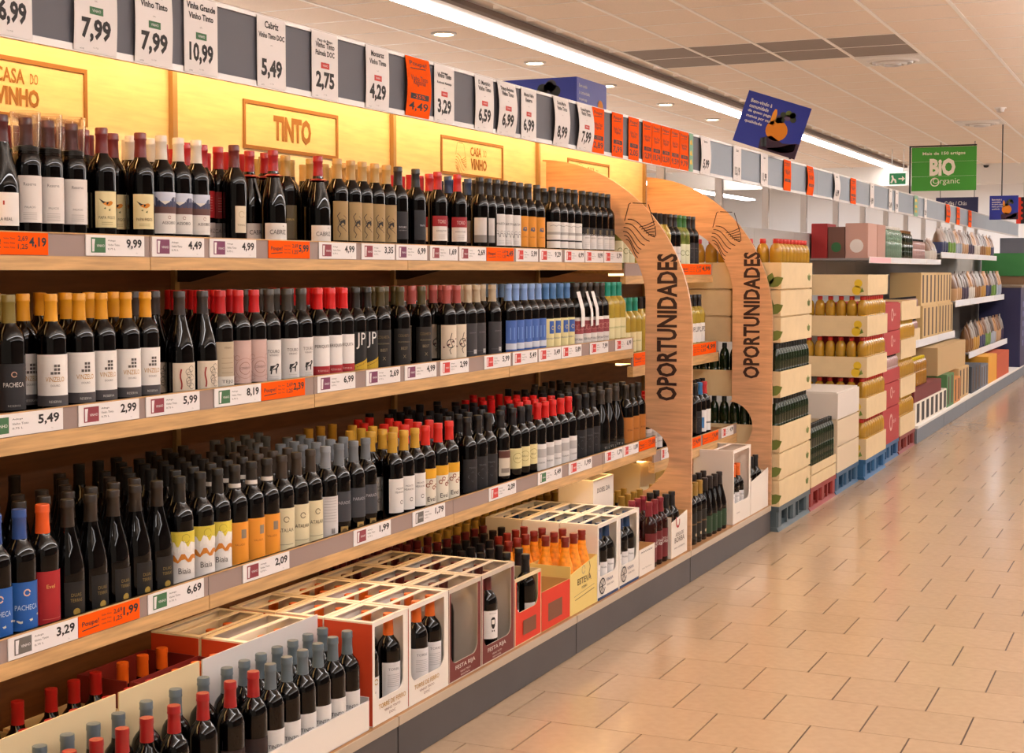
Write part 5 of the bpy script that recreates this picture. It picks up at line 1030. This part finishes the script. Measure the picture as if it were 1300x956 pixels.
def bag(x, y, z, w_, h, d, col, label, top='#d8cfc0'):
    """standing pouch: pinched top, bulging belly"""
    m, mt = mat('bag_' + col.lstrip('#'), col, .35), mat('bag_' + top.lstrip('#'), top, .35); k = (round(w_, 3), round(h, 3), col, top)
    if k not in BAGM:
        b = MB(); lv = [(0, .9, .8), (.12, 1, 1), (.45, .98, 1), (.75, .95, .6), (.9, .97, .12), (1, 1, .06)]; n = 12; vv = []
        for q, sw, sd in lv:
            for i in range(n):
                a = 2 * PI * i / n; vv.append((d / 2 * sd * math.copysign(abs(math.cos(a)) ** .7, math.cos(a)), w_ / 2 * sw * math.copysign(abs(math.sin(a)) ** .7, math.sin(a)), h * q))
        fs = [(r * n + i, r * n + (i + 1) % n, (r + 1) * n + (i + 1) % n, (r + 1) * n + i) for r in range(len(lv) - 1) for i in range(n)]
        b.add(vv, fs[:2 * n] + [tuple(range(n))[::-1]], m, True); me1 = b.mesh('pouch'); b = MB(); b.add(vv, fs[2 * n:], mt, True); BAGM[k] = (me1, b.mesh('window'))
    o = bpy.data.objects.new('snack_bag', BAGM[k][0]); COL.objects.link(o); o.location = (x, y, z); o.rotation_euler = (0, 0, math.radians(random.uniform(-8, 8)))
    q = bpy.data.objects.new('clear_window', BAGM[k][1]); COL.objects.link(q); q.parent = o
    tag(o, label, 'bag', 'snack bags on the far shelves')
CN = {'#c9c4bc': 'silver', '#8a5f34': 'brown', '#b58a3a': 'golden', '#2c355e': 'navy', '#5f8a2e': 'green', '#9aa6b8': 'pale blue', '#b8926a': 'tan', '#3a2f4a': 'dark purple'}
cs = list(CN)
for lv, (zz_, x, ya, yb, h, nm_) in enumerate(((A1, .03, 15.95, 16.62, .24, 'upper shelf near the clear bottles'), (B1z, .03, 16.8, 21.8, .30, 'upper snack shelf'), (B2z, .12, 17.3, 21.9, .34, 'second snack shelf'), (B3z, .16, 18.1, 21.9, .36, 'third snack shelf'))):
    i = 0; yy = ya + .1
    while yy < yb - .08:
        c = cs[(i // 3 + lv * 3) % len(cs)]; bag(x, yy, zz_, .17, h * (1 if i % 2 else .92), .12, c, '%s snack bag, %s from left on the %s' % (CN[c], ORD[i], nm_), top=('#6e4a28', '#8f8a84', '#4d3a2a', '#a8763a')[(i // 2) % 4]); i += 1; yy += .19
# level A2: black-capped jars in two tiers, tan cartons with slots
zt2 = A2
crate(13.34, 14.9, -.1, .17, zt2, .12, M_card, 'shallow cream tray of black-capped jars on the middle metal shelf', None, False)
for i in range(18): small_bottle('sauce', .12, 13.40 + i * .0845, zt2 + .0045, 'lower tier on the middle metal shelf', i)
crate(13.34, 14.9, -.1, .17, zt2 + .216, .12, M_card, 'upper cream tray of black-capped jars on the middle metal shelf', None, False)
for i in range(18): small_bottle('sauce', .12, 13.40 + i * .0845, zt2 + .221, 'upper tier on the middle metal shelf', i)
simple_box(15.0, 16.0, -.15, .18, A2, .33, '#c9ac78', 'tan slotted carton, lower left on the middle metal shelf', slots_=4); simple_box(16.02, 17.05, -.15, .18, A2, .33, '#c4a672', 'tan slotted carton, lower right on the middle metal shelf', slots_=5)
simple_box(15.0, 16.0, -.15, .16, A2 + .3305, .33, '#cdb07c', 'tan slotted carton, upper left on the middle metal shelf', slots_=4); simple_box(16.02, 17.05, -.15, .16, A2 + .3305, .33, '#c8aa76', 'tan slotted carton, upper right on the middle metal shelf', slots_=5)
# base of the white shelves
simple_box(13.32, 15.2, .05, .39, .1595, .20, '#e4ddd0', 'white carton with dark slots on the white base deck', slots_=7); simple_box(13.32, 14.9, .05, .38, .3600, .12, '#6f1f22', 'dark red box lying on the white slotted carton')
for i in range(9): small_bottle('redoil', .30, 13.42 + i * .1, .4805, 'on the dark red box', i)
simple_box(15.22, 15.7, .1, .39, .1595, .33, '#4c7a4c', 'green carton on the white base deck', slots_=2); simple_box(15.72, 16.2, .1, .39, .1595, .26, '#c98a4a', 'orange-tan carton on the white base deck', slots_=2)
simple_box(15.0, 17.0, .0, .33, .4905, .28, '#b89a6c', 'large plain tan carton below the middle metal shelf'); simple_box(16.22, 17.0, .02, .37, .1595, .33, '#c2a474', 'plain tan carton under the large tan carton', slots_=3)
for i, (c, d, a, b_, h) in enumerate((('#39424e', 'charcoal', 17.1, 17.9, .30), ('#6a7482', 'slate grey', 17.92, 18.6, .26), ('#d89a2a', 'amber yellow', 18.62, 19.5, .33), ('#b5481c', 'burnt orange', 19.52, 20.9, .31))):
    simple_box(a, b_, .05, .39, .1595, h, c, '%s carton on the white base deck' % d, slots_=3 if i < 2 else 0)
t = empty('display_bin', (.15, 22.3, 0), 'tall navy cardboard display bin beyond the snack shelves', 'display')
MB().cbox(-.15, .42, 22.05, 23.6, .16, 1.29, mat('bin_navy', '#23244e', .5), .01).build('body', t); MB().cbox(-.17, .44, 22.03, 23.62, 1.292, 1.32, mat('bin_edge', '#8a7a6a', .5), .01).build('rim', t)
b = MB()
for yy in (22.35, 22.75):
    for q in range(5): b.box(.42, .423, yy, yy + .12, .45 + q * .14, .53 + q * .14, flat('#7a7ea8'))
b.build('print', t)
t = empty('display_stand', (.0, 24, 0), 'green topped display stand beyond the navy bin', 'display')
MB().cbox(-.3, .38, 23.7, 24.6, .16, 1.45, mat('stand_brown', '#8a6a4c', .6), .01).build('body', t); MB().cbox(-.32, .40, 23.68, 24.62, 1.4505, 1.80, mat('stand_green', '#2f7a3c', .5), .01).build('header', t)
pallet(24.7, 25.5, .43, .9, '#9a2c2a', 'distant red pallet at the end of the aisle')
# far end furniture seen under the signs
for i, (x0, x1, yy, h, c, d) in enumerate(((-.42, .4, 27.0, 2.1, '#5a5f6c', 'grey'), (.7, 2.2, 30.5, 1.9, '#74655a', 'brown'))):
    t = empty('far_shelf_unit', ((x0 + x1) / 2, yy, 0), 'distant %s shelf unit at the end of the store' % d, 'shelving')
    MB().box(x0, x1, yy, yy + .5, 0, h, mat('unit_' + d, c, .6)).build('carcass', t)
    for k in range(4): MB().box(x0 + .02, x1 - .02, yy - .06, yy - .001, .2 + k * .45, .24 + k * .45, M_white).build('shelf_board', t)

# ================================================================== SIGNS ABOVE THE SHELVES
M_blue = mat('sign_blue', '#2434a0', .4); M_dblue = mat('sign_dark_blue', '#1d2150', .45)
def blue_picture(b, fn, w_, h, s=1):
    """printed picture: greeting lines, a bottle, a round orange basket and striped cloth"""
    P = lambda pts: [(x * w_, y * h) for x, y in pts]
    def poly(pts, c): b.add([fn(x, y) for x, y in P(pts)], [tuple(range(len(pts)))], c)
    n = 6
    poly([(.42, .0), (1, .0), (1, .30), (.75, .22), (.55, .30), (.40, .2)], flat('#3b1f33'))
    for k in range(4): b.stroke(P([(.55 + .06 * k, .04), (.72 + .06 * k, .12), (.95, .28 - .04 * k)]), .012 * s, fn, flat('#a06a74'))
    poly([(.60 + .17 * math.cos(a), .42 + .20 * math.sin(a)) for a in [2 * PI * i / 18 for i in range(18)]], flat('#e58a14'))
    for k in range(9): a = k * .7; poly([(.68 + .11 * math.cos(a) + .05 * math.cos(q), .70 + .09 * math.sin(a * 1.3) + .06 * math.sin(q)) for q in [2 * PI * i / 9 for i in range(9)]], flat(('#39412e', '#5b4a66', '#6a7a3a')[k % 3]))
    poly([(.46, .50), (.53, .50), (.53, .72), (.51, .80), (.48, .80), (.46, .72)], flat('#f0a02a'))
    for k, q in enumerate(('Bem-vindo à', 'comunidade', 'de quem paga', 'menos por mais', 'qualidade')): b.text(q, (lambda dz: lambda u, v_: fn(u + .08 * w_, v_ + (.80 - dz * .10) * h))(k), M_white, h=.072 * h, w=min(.42, .031 * len(q)) * w_, anchor=(0, 0), bold=.02)
# tilted sign facing down the aisle
Yt = 10.0; c0 = ony(930, 178, Yt); c1 = ony(1006, 202, Yt); ct = ony(940, 121, Yt)
ux = Vector((c1[0] - c0[0], c1[1] - c0[1])); W_ = ux.length * 1.03; ux.normalize(); uz = Vector((-ux.y, ux.x)); H_ = .36
t = empty('blue_greeting_sign', (c0[0], Yt, c0[1]), 'tilted blue greeting sign with orange basket picture above the header', 'sign')
fn3 = lambda u, v_, q: (c0[0] + ux.x * u + uz.x * v_, Yt + q, c0[1] + ux.y * u + uz.y * v_)
MB().prism([(0, 0), (W_, 0), (W_, H_), (0, H_)], lambda a, c, q: fn3(a, c, q), 0, .006, M_blue).build('board', t)
b = MB(); blue_picture(b, lambda u, v_: fn3(u, v_, -.001), W_, H_); b.build('print', t)
MB().lathe([(0, -.03), (.03, -.03), (.03, .03), (0, .03)], M_black, 12, (c0[0] + .22, Yt + .02, c0[1] - .02)).build('clamp', t)
MB().tube((c0[0] + .40, Yt + .02, 2.3), (c0[0] + .40, Yt + .02, 2.62), .008, M_black).build('pole', t)
# blue cube on top of the shelving
t = empty('blue_cube_display', (-.52, 7.25, 2.31), 'blue printed cube standing on top of the shelving', 'sign')
MB().cbox(-.74, -.30, 7.03, 7.455, 2.313, 2.528, M_blue, .003).build('box', t)
b = MB()
f = fx(-.299)(7.06, 2.42)
for k, q in enumerate(('Bem-vindo', 'à comunidade', 'de quem paga')): b.text(q, (lambda dz: lambda u, v_: f(u, v_ + .06 - dz * .035))(k), M_white, h=.018, anchor=(0, 0))
b.add([fx(-.2985)(7.36, 2.40)(u, v_) for u, v_ in circ(0, 0, .04)], [tuple(range(14))], flat('#e58a14'))
for k in range(6): b.add([fy(7.029)(-.47, 2.46)(u, v_) for u, v_ in circ(.05 * math.cos(k), .03 * math.sin(k * 1.4), .03)], [tuple(range(14))], flat(('#2a2c26', '#4a4a52')[k % 2]))
b.build('print', t)
# green hanging sign
Yg = 16.0; g0 = ony(1157, 243, Yg); g1 = ony(1240, 185, Yg)
t = empty('green_sign', ((g0[0] + g1[0]) / 2, Yg, g0[1]), 'green hanging sign lettered BIO Organic above the far header', 'sign')
GW, GH = g1[0] - g0[0], g1[1] - g0[1]
for k in range(3): MB().box(g0[0], g1[0], Yg, Yg + .012, g0[1] + GH * k / 3 + .001, g0[1] + GH * (k + 1) / 3 - .001, mat('sign_green', '#3f9a2e', .45)).build('plank', t)
b = MB(); f = lambda u0, v0: fy(Yg - .0015)(g0[0] + u0 * GW, g0[1] + v0 * GH)
SW = flat('#efe9d8')
b.text('Mais de 150 artigos', f(.5, .80), SW, h=.09 * GH, w=.66 * GW, bold=.02); b.text('BiO', f(.48, .34), SW, h=.40 * GH, w=.40 * GW, bold=.05); b.text('Organic', f(.54, .12), SW, h=.17 * GH, w=.42 * GW)
b.stroke([(x * GH, y * GH) for x, y in circ(-.08, .08, .09, 16, .5, 2 * PI + .2)], .015 * GH + .004, f(.42, .12), SW)
b.build('lettering', t)
MB().tube((g0[0] - .02, Yg + .02, 2.3), (g0[0] - .02, Yg + .02, g1[1] + .02), .010, M_black).build('pole', t); MB().tube((g0[0] - .02, Yg + .02, g1[1] + .012), (g1[0], Yg + .02, g1[1] + .012), .008, M_black).build('arm', t)
# exit sign
e0 = ony(1128, 236, 24); e1 = ony(1151, 218, 24)
t = empty('exit_sign', ((e0[0] + e1[0]) / 2, 24, e0[1]), 'small white and green exit sign hanging from the ceiling', 'sign')
MB().box(e0[0], e1[0], 24, 24.04, e0[1], e1[1], mat('sign_lit_white', '#eef6f0', .4, emit=.6)).build('panel', t)
b = MB(); f = fy(23.998)(e0[0], e0[1]); w_, h = e1[0] - e0[0], e1[1] - e0[1]
b.add([f(.05 * w_, .1 * h), f(.95 * w_, .1 * h), f(.95 * w_, .9 * h), f(.05 * w_, .9 * h)], [(0, 1, 2, 3)], flat('#2f8f5a'))
f = fy(23.996)(e0[0], e0[1]); b.add([f(.55 * w_, .45 * h), f(.75 * w_, .45 * h), f(.75 * w_, .3 * h), f(.92 * w_, .5 * h), f(.75 * w_, .7 * h), f(.75 * w_, .55 * h), f(.55 * w_, .55 * h)], [tuple(range(7))], SW)
b.stroke([(.2 * w_, .75 * h), (.25 * w_, .5 * h), (.15 * w_, .2 * h)], .03, f if False else fy(23.996)(e0[0], e0[1]), SW); b.stroke([(.25 * w_, .5 * h), (.38 * w_, .4 * h), (.4 * w_, .2 * h)], .03, fy(23.996)(e0[0], e0[1]), SW)
b.build('pictogram', t)
for x in (e0[0] + .05, e1[0] - .05): MB().tube((x, 24.02, e1[1]), (x, 24.02, ZC), .006, M_alu).build('rod', t)
# dark blue aisle signs at the far end
a0 = ony(1188, 272, 23); a1 = ony(1242, 250, 23)
t = empty('aisle_sign', ((a0[0] + a1[0]) / 2, 23, a0[1]), 'dark blue aisle sign lettered Cafés / Chás', 'sign')
MB().box(a0[0], a1[0], 23, 23.01, a0[1], a1[1], M_dblue).build('board', t); b = MB(); b.text('Cafés / Chás', fy(22.998)((a0[0] + a1[0]) / 2 - .02, a0[1] + .13), M_white, h=.06, w=.32); b.build('lettering', t)
for x in (a0[0] + .06, a1[0] - .06): MB().tube((x, 23.02, a1[1]), (x, 23.02, ZC), .005, M_black).build('rod', t)
p0 = ony(1256, 279, 20.5); p1 = ony(1293, 248, 20.5)
t = empty('blue_greeting_sign', (p0[0], 20.5, p0[1]), 'small distant blue greeting sign with orange basket picture', 'sign')
MB().box(p0[0], p1[0], 20.5, 20.507, p0[1], p1[1], M_blue).build('board', t); b = MB(); blue_picture(b, fy(20.498)(p0[0], p0[1]), p1[0] - p0[0], p1[1] - p0[1]); b.build('print', t)
MB().tube((p0[0] + .15, 20.53, p0[1] + .1), (p0[0] + .15, 20.53, ZC), .008, M_black).build('pole', t)
q0 = ony(1290, 284, 21.5); q1 = ony(1312, 250, 21.5)
t = empty('red_dotted_sign', (q0[0], 21.5, q0[1]), 'black sign with red dots and red border at the far right', 'sign')
MB().box(q0[0], q1[0], 21.5, 21.51, q0[1], q1[1], flat('#1a1214')).build('board', t); b = MB(); f = fy(21.498)(q0[0], q0[1]); w_, h = q1[0] - q0[0], q1[1] - q0[1]
for i in range(3):
    for j in range(4): b.add([f(u, v_) for u, v_ in circ(w_ * (.3 + .25 * i), h * (.2 + .2 * j), .02)], [tuple(range(14))], flat('#e0341c'))
b.add([f(0, 0), f(.06, 0), f(.06, h), f(0, h)], [(0, 1, 2, 3)], flat('#e0341c')); b.build('print', t)
MB().tube((q0[0] + .1, 21.53, q0[1] + .1), (q0[0] + .1, 21.53, ZC), .008, M_black).build('pole', t)
# small ceiling sensors
for i, (px, py) in enumerate(((1270, 140), (1252, 211))):
    r = _ray(px, py); tt = (ZC - .03 - CH) / r.z; x, yy = CX + tt * r.x, tt * r.y
    t = empty('ceiling_sensor', (x, yy, ZC - .06), 'small %s sensor on the far ceiling' % ('metal', 'dark')[i], 'sensor'); MB().lathe([(0, ZC - .06), (.04, ZC - .05), (.05, ZC - .02), (.05, ZC)], M_alu if i == 0 else M_black, 14, (x, yy, 0)).build('dome', t); MB().lathe([(.07, ZC - .012), (.07, ZC)], M_white, 14, (x, yy, 0)).build('base', t)


# ---- labels of the bottles: what, which one in its run, which row and shelf
def finish_bottles():
    groups = {}
    for o, t, row, place, y in REG: groups.setdefault((t, row, place), []).append((y, o))
    for (t, row, place), L in groups.items():
        L.sort(key=lambda q: q[0])
        for i, (y, o) in enumerate(L):
            d = T[t][4]
            if len(L) == 1: lab = '%s, the only one, %s, %s' % (d, row, place)
            else: lab = '%s, %s from left, %s, %s' % (d, ORD[i], row, place)
            lab = lab.replace(', ,', ',').replace(' , ', ' ')
            if lab.endswith(', '): lab = lab[:-2]
            tag(o, lab, 'bottle', 'wine bottles, ' + place)
    o = rear.build('rear_bottles'); tag(o, 'dark wine bottles in the rear rows deep on the shelves', 'bottles', kind='stuff')
finish_bottles()
_seen = {}
for o in list(COL.objects):
    if o.parent is None and o.get('label'): _seen.setdefault(o['label'], []).append(o.name)
print('BOTTLES', len(REG), 'SAME LABELS', [(k, len(q)) for k, q in _seen.items() if len(q) > 1])
